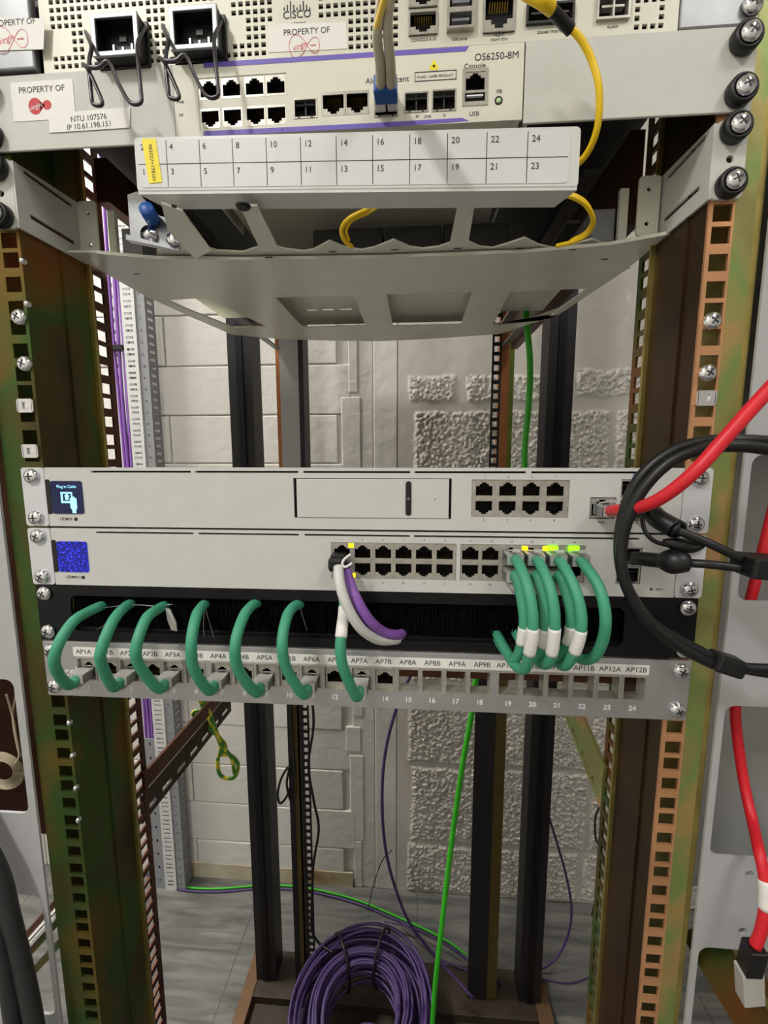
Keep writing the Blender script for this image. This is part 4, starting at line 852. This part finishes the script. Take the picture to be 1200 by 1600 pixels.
MB().grid('y', -660, -621, FL, -560, 704, 706, [(xx, xx+5, z, z+9) for xx in (-652, -638) for z in range(FL+20, -570, 40)]).build('lower_cover', 'duct_grey', t)
b = MB()
for k in range(5): b.sweep(smooth([(-650+k*5.2+2*math.sin(k+z*.01), 712+(k % 2)*8, z) for z in range(FL+20, 1100, 140)], 4), 3.6, 8)
tag(b.build('purple_cable_bundle', 'purple_sleeve', org=(-640, 715, FL+20)), 'bundle of purple cables tied vertically in the pale cable tray', 'cable bundle')
c = aY(182, 543, 705); tag(MB().box(c.x-20, c.x+16, 700, 726, c.z-5, c.z+5).build('cable_tie', 'black_rubber', org=(c.x, 710, c.z)), 'black tie around the purple cable bundle, just below the shelf', 'cable tie')

# ------------------------------------------------------------------ loose cables behind
def loose(name, label, pts, r, m, cat='cable', k=8, n=10): return tag(MB().sweep(smooth(pts, k), r, n).build(name, m, org=tuple(pts[0])), label, cat)
loose('bright_green_cable', 'bright green cable dropping from the shelf past the patch panel to the floor', px([(822,440,300),(822,495,300),(828,560,300),(827,620,300),(820,700,300),(818,760,300),(800,850,302),(760,980,302),(745,1050,300),(738,1110,300),(722,1200,300),(704,1330,300),(690,1450,300),(680,1540,300),(673,1640,300)]), 4.0, 'bright_green')
loose('purple_hanging_cable', 'thin dark purple cable arcing behind ports 15 to 17 down to the floor', px([(700,930,330),(650,1040,380),(625,1090,400),(603,1170,400),(597,1250,400),(603,1330,420),(622,1400,450),(645,1450,470),(690,1505,480),(740,1560,450)]), 2.8, 'purple_cable')
loose('purple_side_cable', 'purple cable curving beside the right black upright near the floor', [aY(838,1215,565), aY(845,1240,565), aY(862,1290,570), aY(885,1370,600), aY(893,1430,600), aY(880,1480,590), aY(850,1512,575), aY(800,1525,580)], 2.6, 'purple_cable')
fz = FL+3.4
gl = [aZ(u, v, fz) for u, v in ((222,1352),(245,1370),(270,1382),(310,1388),(350,1388),(400,1384),(450,1384),(500,1391),(560,1407),(620,1432),(680,1460),(720,1485),(770,1530))]
loose('green_floor_cable', 'bright green cable lying along the floor by the wall', gl, 2.6, 'bright_green')
loose('purple_floor_cable', 'purple cable lying next to the green one along the floor', [p + Vector((0,-9,0)) for p in gl], 2.6, 'purple_cable')
for i, (l, nm) in enumerate((([(600,1440),(650,1452),(720,1490),(790,1540)], 'first'), ([(620,1435),(660,1470),(690,1500),(760,1525)], 'second'), ([(840,1530),(900,1535),(950,1500),(925,1440)], 'third'))):
    loose('floor_wire', f'thin dark wire on the floor between the uprights, {nm} from left', [aZ(u, v, FL+30) for u, v in l], 1.8, 'purple_cable')
loose('cable_tie_tail', 'long black tie tail standing up from the floor cables before the pier', [aZ(575,1422,FL+6), aY(583,1385,690), aY(597,1345,700), aY(613,1328,705)], 1.2, 'black_rubber')
t = thing('earth_cable', 'green and yellow earth wire tied in a loop hanging below the patch panel', 'cable', tuple(aY(330,1110,222)))
cable(t, 'wire', px([(300,1060,212),(312,1092,222),(322,1115,222),(335,1140,222),(345,1168,222),(340,1190,222),(345,1212,222),(365,1215,222),(372,1195,222),(360,1180,222),(345,1178,222),(352,1165,222),(330,1140,222),(305,1120,222),(303,1112,222),(318,1110,226)]), 2.6, 'earth_green'); cable(t, 'second_wire', px([(315,1085,218),(330,1120,218),(345,1160,216),(362,1185,216),(366,1208,216)]), 2.4, 'earth_green')
loose('black_thin_cable', 'thin black cable running down the left inner rear post', [aY(484,1060,494), aY(490,1130,494), aY(482,1195,494), aY(490,1250,494), aY(498,1295,494), aY(490,1350,494), aY(487,1420,494), aY(488,1455,494), aY(500,1475,494), aY(520,1488,480)], 2.6, 'black_rubber')
loose('black_loop_wire', 'small black wire loop hanging on the left inner rear post', [aY(453,1060,492), aY(456,1150,492), aY(460,1200,490), aY(450,1240,490), aY(438,1255,490), aY(434,1240,490), aY(440,1215,490), aY(452,1198,490), aY(448,1225,488), aY(455,1252,488), aY(462,1240,488)], 2.4, 'black_rubber')
loose('black_corner_wire', 'thin black wire looped beside the right post near the floor', [aY(945,1240,112), aY(936,1262,114), aY(930,1280,118), aY(931,1310,118), aY(938,1330,118), aY(936,1380,116), aY(925,1430,114)], 1.1, 'black_rubber')
# purple coil
CX, CY, CZ = -50, 398, FL+96
t = thing('purple_cable_coil', 'large coil of purple cable bound with a black cord on the rack base', 'cable coil', (CX, CY, FL+27))
b = MB(); random.seed(3)
for k in range(60):
    ph = random.uniform(0, 2*math.pi); rad = 102 + 34*random.uniform(-1, 1); z_ = CZ + 38*random.uniform(-1, 1)
    e = random.uniform(.95, 1.08); P = []
    for j in range(37):
        a_ = 2*math.pi*j/36; P.append((CX + rad*math.cos(a_)*1.02, CY + rad*math.sin(a_)*e, z_ + 17*math.sin(a_ + .6) + 6*math.sin(2*a_ + ph)))
    b.sweep(P, 2.9, 7)
b.build('windings', 'purple_cable', t)
for a_ in (2.1, 1.25):
    cx, cy = CX + 102*math.cos(a_), CY + 104*math.sin(a_); cz = CZ + 17*math.sin(a_+.6)
    P = [(cx + math.cos(a_)*44*math.cos(q), cy + math.sin(a_)*44*math.cos(q), cz + 52*math.sin(q)) for q in [2*math.pi*j/24 for j in range(25)]]; MB().sweep(P, 3.0, 8).build('binding_cord', 'black_rubber', t)
t = thing('small_purple_coil', 'smaller coil of purple cable lying inside the large purple coil', 'cable coil', (CX+14, CY-52, FL+9))
b = MB()
for k in range(9):
    rad = 22 + 2.6*k
    b.sweep([(CX + 14 + rad*math.cos(q), CY - 30 + rad*.9*math.sin(q), FL + 60 + 2.2*(k % 4) + 16*math.sin(q)) for q in [2*math.pi*j/30 for j in range(31)]], 1.9, 7)
b.build('windings', 'purple_cable', t)

GROUPS = {'rack_screw':'cross head screws fixing the rack equipment', 'cage_nut':'cage nuts left in the rack posts', 'side_rivet':'small rivets in the left post', 'tie_strand':'clear tie strands in the brush panel',
 'ceiling_and_fill_lamp':'ceiling lamps of the room and an added fill lamp', 'rear_upright':'black rear uprights', 'inner_rear_post':'inner rear posts', 'rack_post':'front rack posts', 'side_plate':'side plates beside the rack posts', 'side_rail':'side rails above the shelf',
 'side_brace':'diagonal side braces', 'mounting_bracket':'wide grey mounting brackets', 'tray_fibre_loop':'yellow fibre loops of the tray', 'power_cable':'thick dark cables at the left edge', 'floor_wire':'thin wires on the floor'}
for o in list(C.objects):
    k = o.name.split('.')[0]
    if o.parent is None and k in GROUPS and 'group' not in o: o['group'] = GROUPS[k]
